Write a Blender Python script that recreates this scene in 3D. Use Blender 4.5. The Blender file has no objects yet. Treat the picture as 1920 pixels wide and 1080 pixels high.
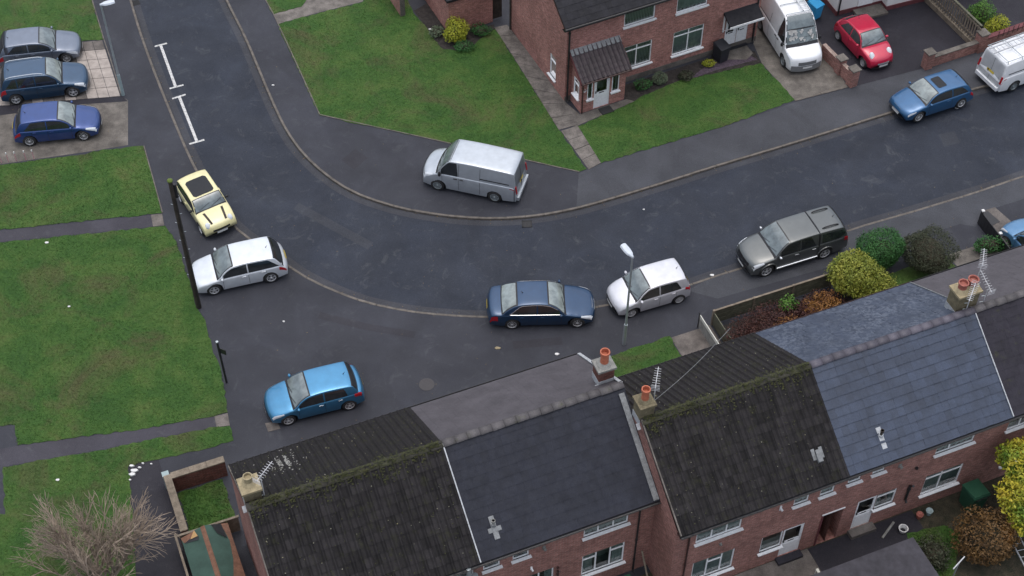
import bpy, math, random
import numpy as np
from mathutils import Matrix, Vector
from mathutils.geometry import tessellate_polygon
R = math.radians
rnd = random.Random(7)

# ------------------------------------------------------------------ camera, world, sun, exposure
scene = bpy.context.scene
col = scene.collection
CAM_H = 52.2907; PITCH = 0.853691; ROLL = 0.00874865; FPX = 2859.235
fwd = Vector((0, math.cos(PITCH), -math.sin(PITCH)))
_r0 = Vector((1, 0, 0)); _u0 = _r0.cross(fwd)
rgt = math.cos(ROLL)*_r0 + math.sin(ROLL)*_u0
upv = -math.sin(ROLL)*_r0 + math.cos(ROLL)*_u0
cam = bpy.data.cameras.new('camera'); cam_o = bpy.data.objects.new('camera', cam); col.objects.link(cam_o)
cam.sensor_width = 36; cam.lens = FPX/1920*36; cam.clip_start = 1; cam.clip_end = 2000
m = Matrix((rgt, upv, -fwd)).transposed().to_4x4(); m.translation = Vector((0, 0, CAM_H))
cam_o.matrix_world = m
scene.camera = cam_o

world = bpy.data.worlds.new('World'); scene.world = world; world.use_nodes = True
wn = world.node_tree; wn.nodes.clear()
sky = wn.nodes.new('ShaderNodeTexSky'); sky.sky_type = 'NISHITA'; sky.sun_disc = False
SUN_EL, SUN_AZ = R(86), R(0)
sky.sun_elevation = SUN_EL; sky.sun_rotation = SUN_AZ; sky.dust_density = 4; sky.air_density = 1.0; sky.ozone_density = 1.2
hs = wn.nodes.new('ShaderNodeHueSaturation'); hs.inputs['Saturation'].default_value = 0.55
bg = wn.nodes.new('ShaderNodeBackground'); bg.inputs['Strength'].default_value = 0.15
wo = wn.nodes.new('ShaderNodeOutputWorld')
wn.links.new(sky.outputs[0], hs.inputs['Color']); wn.links.new(hs.outputs[0], bg.inputs[0]); wn.links.new(bg.outputs[0], wo.inputs[0])
sun = bpy.data.lights.new('sun', 'SUN'); sun.energy = 0.6; sun.angle = R(110); sun.color = (1.0, .97, .94)
sun_o = bpy.data.objects.new('sun', sun); col.objects.link(sun_o)
_sd = Vector((math.sin(SUN_AZ)*math.cos(SUN_EL), math.cos(SUN_AZ)*math.cos(SUN_EL), math.sin(SUN_EL)))
sun_o.rotation_euler = _sd.to_track_quat('Z', 'Y').to_euler(); sun_o.location = (0, 30, 40)
scene.view_settings.view_transform = 'Standard'; scene.view_settings.look = 'None'
scene.view_settings.exposure = 0.55; scene.view_settings.gamma = 1
scene.render.engine = 'CYCLES'
scene.cycles.max_bounces = 5; scene.cycles.diffuse_bounces = 3; scene.cycles.glossy_bounces = 3; scene.cycles.transparent_max_bounces = 8
scene.cycles.use_denoising = True

# ------------------------------------------------------------------ helpers
def P(px, py, z=0.0):
    """ground position of a surveyed point of the photograph at height z"""
    d = fwd + rgt*((px-960)/FPX) - upv*((py-540)/FPX)
    t = (CAM_H-z)/-d.z
    return Vector((d.x*t, d.y*t, z))
def frame(deg):
    a = R(deg); return Vector((math.cos(a), math.sin(a), 0)), Vector((-math.sin(a), math.cos(a), 0))
def uv(deg, u, v, z=0.0):
    U, V = frame(deg); return U*u+V*v+Vector((0, 0, z))
def loc(deg, px, py, z=0.0):
    U, V = frame(deg); g = P(px, py, z); return g.dot(U), g.dot(V)
A1, A2, A3 = 22.63, 25.8, 21.0
X, Y, Z = Vector((1, 0, 0)), Vector((0, 1, 0)), Vector((0, 0, 1))

class MB:
    def __init__(s): s.v = []; s.f = []; s.m = []; s.k = 0
    def add(s, vs, fs, k=None):
        b = len(s.v); s.v.extend([tuple(q) for q in vs]); s.f.extend([tuple(i+b for i in f) for f in fs]); s.m.extend([s.k if k is None else k]*len(fs)); return s
    def obox(s, o, a, b, c, k=None):
        o, a, b, c = map(Vector, (o, a, b, c))
        vs = [o, o+a, o+a+b, o+b, o+c, o+a+c, o+a+b+c, o+b+c]
        fs = [(0, 3, 2, 1), (4, 5, 6, 7), (0, 1, 5, 4), (1, 2, 6, 5), (2, 3, 7, 6), (3, 0, 4, 7)]
        if a.cross(b).dot(c) < 0: fs = [f[::-1] for f in fs]
        return s.add(vs, fs, k)
    def box(s, x0, x1, y0, y1, z0, z1, k=None):
        return s.obox((x0, y0, z0), (x1-x0, 0, 0), (0, y1-y0, 0), (0, 0, z1-z0), k)
    def tube(s, pts, r, n=8, r1=None, cap=True, k=None):
        pts = [Vector(q) for q in pts]; N = len(pts); vs = []; fs = []
        for i, q in enumerate(pts):
            d = (pts[min(i+1, N-1)]-pts[max(i-1, 0)]).normalized()
            a = d.cross(Z if abs(d.z) < .9 else X).normalized(); b = d.cross(a)
            rr = r if r1 is None else r+(r1-r)*i/(N-1)
            for j in range(n):
                t = 2*math.pi*j/n; vs.append(q+a*math.cos(t)*rr+b*math.sin(t)*rr)
        for i in range(N-1):
            for j in range(n):
                fs.append((i*n+j, (i+1)*n+j, (i+1)*n+(j+1) % n, i*n+(j+1) % n))
        if cap: fs.append(tuple(range(n))); fs.append(tuple(range(N*n-1, (N-1)*n-1, -1)))
        return s.add(vs, fs, k)
    def lathe(s, prof, n=16, o=(0, 0, 0), ax='z', k=None):
        o = Vector(o); vs = []; fs = []
        for r, h in prof:
            for j in range(n):
                t = 2*math.pi*j/n
                q = Vector((r*math.cos(t), r*math.sin(t), h))
                if ax == 'y': q = Vector((q.x, q.z, q.y))
                vs.append(o+q)
        for i in range(len(prof)-1):
            for j in range(n):
                f = (i*n+j, i*n+(j+1) % n, (i+1)*n+(j+1) % n, (i+1)*n+j)
                fs.append(f if ax != 'y' else f[::-1])
        return s.add(vs, fs, k)
    def poly(s, pts, k=None, tri=True):
        pts = [Vector(q) for q in pts]
        if not tri or len(pts) <= 4: return s.add(pts, [tuple(range(len(pts)))], k)
        return s.add(pts, [tuple(t) for t in tessellate_polygon([pts])], k)
    def prism(s, pts, z0, z1, k=None):
        n = len(pts)
        area = sum(pts[i][0]*pts[(i+1) % n][1]-pts[(i+1) % n][0]*pts[i][1] for i in range(n))
        if area < 0: pts = pts[::-1]
        top = [Vector((q[0], q[1], z1)) for q in pts]; bot = [Vector((q[0], q[1], z0)) for q in pts]
        tr = [tuple(t) for t in tessellate_polygon([top])]
        tr2 = []
        for t in tr:
            a, b, c = (top[i] for i in t)
            tr2.append(t if (b-a).cross(c-a).z > 0 else t[::-1])
        s.add(top, tr2, k)
        s.add(bot+top, [(i, (i+1) % n, n+(i+1) % n, n+i) for i in range(n)], k)
        return s
    def mesh(s, name, mats, smooth=False):
        me = bpy.data.meshes.new(name); me.from_pydata(s.v, [], s.f)
        mats = mats if isinstance(mats, (list, tuple)) else [mats]
        for q in mats: me.materials.append(q)
        if len(mats) > 1: me.polygons.foreach_set('material_index', s.m)
        if smooth: me.polygons.foreach_set('use_smooth', [True]*len(s.f))
        me.update(); return me
    def build(s, name, mats, parent=None, smooth=False, **kw):
        o = bpy.data.objects.new(name, s.mesh(name, mats, smooth)); col.objects.link(o)
        if parent is not None: o.parent = parent
        tag(o, **kw); return o
def tag(o, label=None, cat=None, group=None, kind=None):
    if label: o['label'] = label
    if cat: o['category'] = cat
    if group: o['group'] = group
    if kind: o['kind'] = kind
    return o
def thing(name, label, cat, at=(0, 0, 0), deg=0, group=None, kind=None):
    o = bpy.data.objects.new(name, None); col.objects.link(o); o.empty_display_size = .3
    o.location = at; o.rotation_euler = (0, 0, R(deg)); return tag(o, label, cat, group, kind)
def inst(me, name, parent, mat, **kw):
    o = bpy.data.objects.new(name, me); col.objects.link(o); o.parent = parent; o.matrix_basis = mat; return tag(o, **kw)

# ------------------------------------------------------------------ materials
class NT:
    def __init__(s, name):
        s.m = bpy.data.materials.new(name); s.m.use_nodes = True; s.t = s.m.node_tree; s.n = s.t.nodes; s.l = s.t.links
        s.b = s.n['Principled BSDF']; s.tc = s.n.new('ShaderNodeTexCoord'); s.co = s.tc.outputs['Object']
    def noise(s, scale, detail=3, rough=.55, vec=None, dist=0):
        q = s.n.new('ShaderNodeTexNoise'); q.inputs['Scale'].default_value = scale; q.inputs['Detail'].default_value = detail
        q.inputs['Roughness'].default_value = rough; q.inputs['Distortion'].default_value = dist
        s.l.new(vec or s.co, q.inputs['Vector']); return q.outputs['Fac']
    def ramp(s, fac, stops):
        q = s.n.new('ShaderNodeValToRGB'); e = q.color_ramp.elements
        while len(e) < len(stops): e.new(.5)
        for i, (p, c) in enumerate(stops):
            e[i].position = p; e[i].color = (c, c, c, 1) if not isinstance(c, tuple) else c+(1,)
        s.l.new(fac, q.inputs[0]); return q.outputs[0]
    def mix(s, fac, a, b, mode='MIX'):
        q = s.n.new('ShaderNodeMix'); q.data_type = 'RGBA'; q.blend_type = mode
        for i, x in ((0, fac), (6, a), (7, b)):
            if hasattr(x, 'links'): s.l.new(x, q.inputs[i])
            elif i == 0: q.inputs[0].default_value = x
            else: q.inputs[i].default_value = (x+(1,)) if isinstance(x, tuple) else (x, x, x, 1)
        return q.outputs[2]
    def bump(s, h, strength, dist=.02):
        q = s.n.new('ShaderNodeBump'); q.inputs['Strength'].default_value = strength; q.inputs['Distance'].default_value = dist
        s.l.new(h, q.inputs['Height']); s.l.new(q.outputs[0], s.b.inputs['Normal'])
    def set(s, color=None, rough=None, metal=None, spec=None, coat=None):
        for k, x in (('Base Color', color), ('Roughness', rough), ('Metallic', metal), ('Specular IOR Level', spec), ('Coat Weight', coat)):
            if x is None: continue
            if hasattr(x, 'links'): s.l.new(x, s.b.inputs[k])
            elif k == 'Base Color': s.b.inputs[k].default_value = x+(1,)
            else: s.b.inputs[k].default_value = x
        return s
def sc(c, f): return tuple(x*f for x in c)
def M_noise(name, c, var=.35, scale=6, fine=40, rough=.7, bump=.3, spec=.4, c2=None, big=.6, dist=.01):
    t = NT(name); t.co = t.n.new('ShaderNodeNewGeometry').outputs['Position']
    c2 = c2 or sc(c, 1+var)
    a = t.ramp(t.noise(scale, 5, .6), [(.3, sc(c, 1-var)), (.7, c2)])
    b = t.ramp(t.noise(fine, 2), [(.3, 1-var*.6), (.7, 1+var*.4)])
    cc = t.mix(1.0, a, b, 'MULTIPLY')
    g = t.ramp(t.noise(big, 3), [(.35, 1-var*.5), (.65, 1.0)])
    cc = t.mix(1.0, cc, g, 'MULTIPLY')
    t.set(cc, rough, spec=spec)
    if bump: t.bump(t.noise(fine, 3), bump, dist)
    return t.m
def M_flat(name, c, rough=.5, metal=0, spec=.5, coat=0):
    t = NT(name); t.set(c, rough, metal, spec, coat)
    n = t.ramp(t.noise(9, 3), [(.3, sc(c, .88)), (.7, sc(c, 1.05))]); t.set(n); return t.m

def M_asphalt(name, c, wear=.5, rough=.62):
    t = NT(name)
    f = t.ramp(t.noise(45, 2, .8), [(.3, .6), (.5, 1.0), (.72, 1.45)])
    f2 = t.ramp(t.noise(14, 4, .7), [(.3, .82), (.7, 1.18)])
    a = t.mix(1.0, c, f, 'MULTIPLY'); a = t.mix(1.0, a, f2, 'MULTIPLY')
    b = t.ramp(t.noise(.35, 5, .62, dist=.6), [(.30, sc(c, .66)), (.5, c), (.70, sc(c, 1.45))])
    a = t.mix(.65, a, t.mix(1.0, b, f, 'MULTIPLY'))
    # scuffs and dried patches
    s1 = t.ramp(t.noise(1.3, 6, .75, dist=1.0), [(.56, 0.0), (.76, wear*1.5)])
    a = t.mix(s1, a, sc((.11, .115, .12), 1.0))
    sp = t.ramp(t.noise(26, 1, .5), [(.74, 0.0), (.80, .35)])
    a = t.mix(sp, a, (.2, .2, .2))
    r = t.ramp(t.noise(.5, 4, .6), [(.35, rough-.12), (.65, rough+.1)])
    t.set(a, r, spec=.22); t.bump(t.noise(60, 2, .7), .6, .012); return t.m

M = {}
M['road'] = M_asphalt('wet_road_asphalt', (.0235, .0285, .0405), .30)
M['pave'] = M_asphalt('footway_asphalt', (.033, .035, .044), .2)
M['pave2'] = M_asphalt('newer_footway_asphalt', (.050, .053, .062), .12)
M['drive'] = M_asphalt('dark_drive_asphalt', (.023, .022, .029), .12)
M['gutter'] = M_asphalt('gutter_strip_asphalt', (.040, .042, .050), .3)
M['path'] = M_asphalt('old_path_asphalt', (.042, .040, .050), .35)
M['kerb'] = M_noise('kerb_concrete', (.135, .12, .105), .35, 3, 40, .8, .3, big=.4)
M['slab'] = M_noise('pale_paving_slab', (.34, .30, .27), .22, 3, 30, .8, .2, big=.3)
M['slab_dirty'] = M_noise('dirty_paving_slab', (.13, .115, .105), .4, 2, 30, .8, .2)
M['conc'] = M_noise('old_concrete', (.135, .122, .108), .45, 1.6, 25, .85, .3, big=.7)
M['pathconc'] = M_noise('damp_concrete', (.15, .135, .122), .45, 2.2, 25, .8, .3, big=.8)
M['soil'] = M_noise('damp_soil', (.035, .030, .028), .5, 5, 30, .9, 1, dist=.04)
M['soil2'] = M_noise('garden_weeds', (.032, .042, .022), .5, 3, 20, .9, 1, c2=(.075, .06, .04), dist=.04)
M['gravel'] = M_noise('purple_gravel', (.075, .055, .075), .5, 9, 50, .85, 1)
M['white'] = M_flat('white_upvc', (.80, .81, .82), .35)
M['cream'] = M_noise('cream_paint', (.58, .58, .52), .12, 3, 30, .6, .1)
M['render'] = M_noise('white_render', (.66, .655, .64), .06, 2, 60, .8, .2)
M['redtrim'] = M_noise('dark_red_masonry_paint', (.13, .04, .045), .2, 3, 40, .7, .2)
M['black'] = M_flat('black_plastic', (.018, .018, .02), .4)
M['darkbrown'] = M_flat('dark_brown_trim', (.045, .022, .02), .45)
M['lead'] = M_noise('lead_flashing', (.20, .21, .215), .3, 8, 40, .55, .2)
M['leadw'] = M_noise('weathered_lead', (.42, .44, .46), .25, 8, 40, .5, .2)
M['terra'] = M_noise('terracotta', (.47, .15, .085), .22, 8, 30, .75, .1)
M['terra2'] = M_noise('old_terracotta', (.32, .11, .085), .25, 8, 30, .75, .1)
M['buff'] = M_noise('buff_clay', (.31, .26, .16), .25, 6, 30, .8, .2)
M['mortar'] = M_noise('mortar_flaunching', (.24, .24, .225), .3, 6, 30, .85, .3)
M['mossmortar'] = M_noise('mossy_mortar', (.17, .145, .09), .35, 5, 30, .85, .3)
M['galv'] = M_flat('galvanised_steel', (.42, .47, .49), .4, .5)
M['steelblue'] = M_flat('painted_post_paint', (.28, .36, .37), .5)
M['alu'] = M_flat('bare_aluminium', (.62, .64, .66), .35, .6)
M['alup'] = M_flat('pale_aerial_metal', (.50, .51, .53), .5)
M['greenbin'] = M_flat('green_bin_plastic', (.02, .085, .05), .45)
M['bluebin'] = M_flat('blue_bin_plastic', (.03, .28, .55), .4)
M['blackbin'] = M_flat('black_bin_plastic', (.022, .024, .03), .4)
M['felt'] = M_noise('grey_roof_felt', (.045, .043, .052), .3, 3, 50, .85, .4)
M['feltgreen'] = M_noise('green_roof_felt', (.042, .085, .068), .2, 2, 50, .85, .3)
M['board'] = M_noise('bare_board', (.19, .095, .06), .3, 5, 30, .8, .2)
M['wood'] = M_noise('weathered_wood', (.20, .165, .125), .35, 4, 30, .85, .3)
M['wooddark'] = M_noise('dark_creosote_wood', (.045, .036, .03), .45, 3, 20, .8, .4)
M['woodgreen'] = M_noise('green_stained_wood', (.12, .12, .085), .35, 4, 25, .85, .3)
M['paper'] = M_flat('white_paper', (.62, .62, .61), .7)
M['bark'] = M_noise('grey_bark', (.26, .23, .175), .35, 6, 30, .9, .5)
M['twig'] = M_noise('brown_twigs', (.28, .225, .175), .25, 3, 30, .9, 0)
M['rubber'] = M_flat('tyre_rubber', (.018, .018, .019), .75)
M['rim'] = M_flat('alloy_rim', (.60, .61, .63), .4, .2)
M['hub'] = M_flat('hub_shadow', (.03, .03, .032), .5)
M['lamp'] = M_flat('lamp_plastic_white', (.55, .60, .66), .4)
M['headlamp'] = M_flat('headlamp_lens', (.62, .66, .70), .12)
M['tail'] = M_flat('tail_lamp_red', (.34, .012, .02), .2)
M['plate_w'] = M_flat('white_plate', (.62, .63, .62), .4)
M['plate_y'] = M_flat('yellow_plate', (.55, .42, .06), .4)
M['chrome'] = M_flat('bright_chrome', (.7, .72, .74), .2, .8)
M['trimblack'] = M_flat('black_car_trim', (.014, .014, .016), .35)
M['blue_tarp'] = M_noise('faded_blue_tarp', (.05, .09, .16), .5, 4, 20, .7, .3)

def M_brick(name, c1, c2, mortar):
    t = NT(name)
    sp = t.n.new('ShaderNodeSeparateXYZ'); t.l.new(t.co, sp.inputs[0])
    ad = t.n.new('ShaderNodeMath'); ad.operation = 'ADD'; t.l.new(sp.outputs[0], ad.inputs[0]); t.l.new(sp.outputs[1], ad.inputs[1])
    cb = t.n.new('ShaderNodeCombineXYZ'); t.l.new(ad.outputs[0], cb.inputs[0]); t.l.new(sp.outputs[2], cb.inputs[1])
    br = t.n.new('ShaderNodeTexBrick'); t.l.new(cb.outputs[0], br.inputs['Vector'])
    br.inputs['Scale'].default_value = 1; br.inputs['Brick Width'].default_value = .225; br.inputs['Row Height'].default_value = .075
    br.inputs['Mortar Size'].default_value = .007; br.inputs['Mortar Smooth'].default_value = .3; br.inputs['Bias'].default_value = 0
    br.inputs['Color1'].default_value = c1+(1,); br.inputs['Color2'].default_value = c2+(1,); br.inputs['Mortar'].default_value = mortar+(1,)
    st = t.n.new('ShaderNodeMapping'); st.inputs['Scale'].default_value = (4.4, 4.4, 13); t.l.new(t.co, st.inputs[0])
    pn = t.ramp(t.noise(1.0, 2, .9, st.outputs[0]), [(.25, .55), (.5, 1.0), (.72, 1.55)])
    g = t.ramp(t.noise(.7, 5, .65), [(.3, .72), (.7, 1.2)])
    a = t.mix(1.0, br.outputs['Color'], pn, 'MULTIPLY'); a = t.mix(1.0, a, g, 'MULTIPLY')
    ef = t.ramp(t.noise(2.2, 5, .7, dist=.5), [(.62, 0.0), (.8, .35)])
    a = t.mix(ef, a, (.33, .24, .21))
    t.set(a, .85, spec=.25); t.bump(br.outputs['Fac'], -.4, .01); return t.m
M['brick'] = M_brick('red_brick', (.31, .145, .12), (.23, .105, .09), (.30, .23, .20))
M['brick2'] = M_brick('pink_red_brick', (.37, .168, .14), (.27, .12, .102), (.34, .25, .22))
M['brick3'] = M_brick('dark_red_brick', (.15, .052, .04), (.10, .038, .03), (.14, .10, .085))

def M_grass(name, blades=False):
    t = NT(name)
    base = t.ramp(t.noise(.55, 6, .68, dist=.4), [(.30, (.028, .078, .016)), (.47, (.042, .100, .019)), (.60, (.062, .116, .025)), (.76, (.092, .118, .036))])
    fine = t.ramp(t.noise(9, 4, .75), [(.28, .72), (.5, 1.0), (.74, 1.3)])
    a = t.mix(1.0, base, fine, 'MULTIPLY')
    br = t.ramp(t.noise(.32, 5, .7, dist=.8), [(.50, 0.0), (.70, .72)])
    a = t.mix(br, a, t.mix(1.0, (.085, .072, .036), fine, 'MULTIPLY'))
    if blades:
        oi = t.ramp(t.noise(30, 1), [(.3, .9), (.7, 1.25)]); a = t.mix(1.0, a, oi, 'MULTIPLY')
    t.set(a, .75, spec=.25)
    if not blades: t.bump(t.noise(22, 4, .8), 1.0, .06)
    return t.m
M['grass'] = M_grass('lawn_turf'); M['blade'] = M_grass('grass_blades', True)

def M_leaf(name, cs, scale=2.5, rough=.6):
    t = NT(name)
    n = len(cs)
    a = t.ramp(t.noise(scale, 4, .7), [(.28+.44*i/max(1, n-1), c) for i, c in enumerate(cs)])
    f = t.ramp(t.noise(22, 2, .6), [(.3, .65), (.7, 1.4)])
    t.set(t.mix(1.0, a, f, 'MULTIPLY'), rough, spec=.3); return t.m

def M_tile(name, c, var=.25, moss=0, lichen=0, rough=.6, dark=.0, spec=.5, bloom_sheen=0, mossc=(.05, .055, .015)):
    t = NT(name)
    oi = t.n.new('ShaderNodeObjectInfo'); t.co = t.n.new('ShaderNodeNewGeometry').outputs['Position']
    r = t.ramp(oi.outputs['Random'], [(0, 1-var), (1, 1+var)])
    big = t.ramp(t.noise(1.1, 5, .7), [(.3, .75), (.7, 1.25)])
    fine = t.ramp(t.noise(35, 2, .7), [(.3, .72), (.7, 1.3)])
    a = t.mix(1.0, c, r, 'MULTIPLY'); a = t.mix(1.0, a, big, 'MULTIPLY'); a = t.mix(1.0, a, fine, 'MULTIPLY')
    geo = t.n.new('ShaderNodeNewGeometry'); wp = geo.outputs['Position']
    if moss:
        mf = t.ramp(t.noise(2.4, 6, .75, wp), [(.60-moss*.25, 0.0), (.78-moss*.2, .75)])
        a = t.mix(mf, a, mossc)
    if bloom_sheen:  # pale patches: tile weathering and painted front-slope sheen
        bf = t.ramp(t.noise(6.5, 4, .75, wp), [(.47, 0.0), (.56, bloom_sheen)]); bg_ = t.ramp(t.noise(.8, 3, .6, wp), [(.35, .15), (.6, 1.0)])
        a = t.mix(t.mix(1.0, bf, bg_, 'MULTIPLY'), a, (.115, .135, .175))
    if lichen:
        lf = t.ramp(t.noise(7, 3, .8, wp), [(.70, 0.0), (.74, lichen)])
        a = t.mix(lf, a, (.26, .27, .24))
    rr = t.ramp(t.noise(5, 3), [(.3, rough-.1), (.7, rough+.1)])
    t.set(a, rr, spec=spec); t.bump(t.noise(60, 2), .3, .004); return t.m
M['t_slate_f'] = M_tile('bloom_and_sheen_slate', (.036, .047, .074), .2, 0, .10, .45, spec=.5, bloom_sheen=.75)  # front slate: pale weathering patches, with sky sheen also put into the colour
M['t_moss'] = M_tile('mossy_brown_tile', (.0165, .0150, .0160), .4, .22, .18, .75, spec=.22, mossc=(.030, .032, .012))
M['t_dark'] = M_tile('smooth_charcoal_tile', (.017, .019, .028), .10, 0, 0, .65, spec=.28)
M['t_sheen'] = M_tile('sheen_lightened_tile', (.068, .062, .070), .08, 0, .1, .55)  # front-slope copy of the dark roof tile, sky sheen put into the colour
M['t_slate'] = M_tile('blue_grey_slate', (.030, .042, .070), .14, 0, .10, .50, spec=.45)
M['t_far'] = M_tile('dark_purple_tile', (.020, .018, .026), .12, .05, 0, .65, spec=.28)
M['t_up'] = M_tile('charcoal_plain_tile', (.015, .015, .019), .15, 0, .15, .68, spec=.25)
M['t_porch'] = M_tile('plum_brown_tile', (.030, .020, .024), .2, 0, 0, .55)
M['r_moss'] = M_tile('mossy_ridge', (.034, .031, .026), .2, .55, .1, .85, mossc=(.042, .046, .014))
M['r_grey'] = M_tile('grey_ridge', (.080, .074, .077), .2, .1, .15, .7)
M['r_slate'] = M_tile('mauve_grey_ridge', (.080, .074, .094), .22, .0, .1, .6)

def M_glass(name, tint=(.55, .6, .6), refl=1.0):
    t = NT(name); t.n.remove(t.b)
    g = t.n.new('ShaderNodeBsdfGlossy'); g.inputs['Roughness'].default_value = .04; g.inputs['Color'].default_value = (.95*refl,)*3+(1,)
    tr = t.n.new('ShaderNodeBsdfTransparent'); tr.inputs['Color'].default_value = tint+(1,)
    lw = t.n.new('ShaderNodeFresnel'); lw.inputs['IOR'].default_value = 1.65
    mx = t.n.new('ShaderNodeMixShader'); t.l.new(lw.outputs[0], mx.inputs[0]); t.l.new(tr.outputs[0], mx.inputs[1]); t.l.new(g.outputs[0], mx.inputs[2])
    t.l.new(mx.outputs[0], t.n['Material Output'].inputs[0]); return t.m
M['pane'] = M_glass('window_glass', (.72, .78, .76))
M['room'] = M_flat('dim_room', (.27, .30, .29), .9)
M['net'] = M_noise('net_curtain', (.48, .54, .53), .2, 4, 40, .9, 0)
M['blind'] = M_flat('vertical_blind', (.55, .62, .57), .8)
M['sunroof'] = M_flat('dark_glass_roof', (.022, .024, .028), .55, 0, .25)
def M_carglass(name, c, rough=.08, spec=1.0):
    t = NT(name)
    n = t.ramp(t.noise(2.2, 3, .6), [(.3, sc(c, .6)), (.7, sc(c, 1.35))])
    t.set(n, rough, spec=spec); t.b.inputs['IOR'].default_value = 1.6; return t.m
M['screen'] = M_carglass('windscreen_glass', (.125, .155, .16))
M['screen_pale'] = M_carglass('pale_windscreen_glass', (.19, .225, .22))
M['sideglass'] = M_carglass('tinted_side_glass', (.018, .021, .023))
def M_paint(name, c, metal=.0, rough=.32, coat=1.0):
    t = NT(name)
    f = t.ramp(t.noise(3, 4), [(.3, sc(c, .92)), (.7, sc(c, 1.06))])
    t.set(f, rough, metal, .5, coat); t.b.inputs['Coat Roughness'].default_value = .06
    return t.m

# ------------------------------------------------------------------ ground, road, pavements
ZR = -0.10
def smooth(pts, step=.5):
    pts = [Vector(p) for p in pts]; out = []
    for i in range(len(pts)-1):
        p0 = pts[max(i-1, 0)]; p1 = pts[i]; p2 = pts[i+1]; p3 = pts[min(i+2, len(pts)-1)]
        n = max(1, int((p2-p1).length/step))
        for k in range(n):
            t = k/n; out.append(.5*((2*p1)+(p2-p0)*t+(2*p0-5*p1+4*p2-p3)*t*t+(3*p1-p0-3*p2+p3)*t**3))
    out.append(pts[-1]); return out
def resample(pts, step):
    out = [pts[0]]; acc = 0
    for a, b in zip(pts, pts[1:]):
        d = (b-a).length; s = step-acc
        while s <= d: out.append(a+(b-a)*(s/d)); s += step
        acc = (acc+d) % step if d+acc >= step else acc+d
    return out
OUT = [(205, -150), (228, -70), (247, 0), (265, 60), (290, 130), (318, 200), (345, 265), (370, 318), (405, 378), (443, 425), (478, 452), (530, 488), (575, 518), (640, 548), (700, 568), (780, 583), (860, 590), (915, 592), (980, 591), (1050, 584), (1115, 574), (1200, 557), (1287, 534), (1340, 516), (1392, 500), (1500, 464), (1597, 428), (1710, 395), (1825, 360), (1920, 328), (2060, 283)]
INN = [(355, -160), (392, -75), (423, 0), (460, 75), (500, 170), (530, 235), (560, 280), (600, 320), (660, 360), (740, 388), (820, 403), (900, 410), (980, 408), (1060, 396), (1130, 378), (1240, 345), (1340, 313), (1500, 265), (1670, 212), (1780, 180), (1875, 155), (1960, 130), (2100, 90)]
out_k = smooth([P(*q) for q in OUT]); inn_k = smooth([P(*q) for q in INN])
def offset(line, d):
    o = []
    for i, p in enumerate(line):
        t = (line[min(i+1, len(line)-1)]-line[max(i-1, 0)]).normalized(); o.append(p+Vector((-t.y, t.x, 0))*d)
    return o
g = MB(); g.poly([(-400, -300, -.16), (400, -300, -.16), (400, 500, -.16), (-400, 500, -.16)])
g.build('ground', M['soil2'], kind='structure')
ext_l = Vector((-60, 95, 0)); 
rd = MB()
strip = [Vector((p.x, p.y, ZR)) for p in out_k]+[Vector((p.x, p.y, ZR)) for p in reversed(inn_k)]
rd.poly(strip); rd.build('road', M['road'], kind='structure')
# outer pavement (left and below the bend), inner pavement (inside the bend)
W = .125
def sheet(name, pts, z, mat, parent=None, **kw):
    q = [Vector((p[0], p[1], z)) for p in pts]
    mb = MB(); tr = tessellate_polygon([q]); fs = []
    for t in tr:
        a, b, c = (q[i] for i in t); fs.append(t if (b-a).cross(c-a).z > 0 else t[::-1])
    mb.add(q, fs); return mb.build(name, mat, parent, kind=kw.pop('kind', 'structure'), **kw)
oo = offset(out_k, -W) if (offset(out_k, -W)[10]-P(300, 250)).length < (offset(out_k, W)[10]-P(300, 250)).length else offset(out_k, W)
sheet('pavement', [(p.x, p.y) for p in oo]+[(70, 20), (40, 8), (-60, 8), (-75, 60), (-60, 95)], 0, M['pave'])
io = offset(inn_k, W) if (offset(inn_k, W)[30]-P(900, 300)).length < (offset(inn_k, -W)[30]-P(900, 300)).length else offset(inn_k, -W)
sheet('pavement', [(p.x, p.y) for p in io]+[(75, 95), (40, 125), (-30, 115)], 0, M['pave'])
# kerb stones, one by one
kst = MB(); kst.box(-.447, .447, -.062, .062, -.2, 0)
kv = kst
kme = MB()
kme.add([(-.447, -.0625, -.2), (.447, -.0625, -.2), (.447, .0625, -.2), (-.447, .0625, -.2), (-.447, -.05, .006), (.447, -.05, .006), (.447, .05, .006), (-.447, .05, .006), (-.447, -.0625, -.012), (.447, -.0625, -.012), (.447, .0625, -.012), (-.447, .0625, -.012)],
        [(8, 9, 5, 4), (4, 5, 6, 7), (10, 11, 7, 6), (0, 1, 9, 8), (2, 3, 11, 10), (0, 8, 4, 7, 11, 3), (1, 2, 10, 6, 5, 9)])
kmesh = kme.mesh('kerbstone', M['kerb'])
for line, side in ((out_k, oo), (inn_k, io)):
    kp = thing('kerb', None, None, line[0], 0, kind='structure'); kp.location = (0, 0, 0)
    sgn = (side[5]-line[5]).normalized()
    rs = resample(line, .915)
    for a, b in zip(rs, rs[1:]):
        t = (b-a).normalized(); n = Vector((-t.y, t.x, 0))
        if n.dot(side[min(range(len(line)), key=lambda i: (line[i]-a).length_squared)]-line[min(range(len(line)), key=lambda i: (line[i]-a).length_squared)]) < 0: n = -n
        c = (a+b)/2+n*.0625+Vector((0, 0, rnd.uniform(-.004, .004)))
        mt = Matrix.Rotation(math.atan2(t.y, t.x)+rnd.uniform(-.006, .006), 4, 'Z'); mt.translation = c
        inst(kmesh, 'kerbstone', kp, mt)
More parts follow.
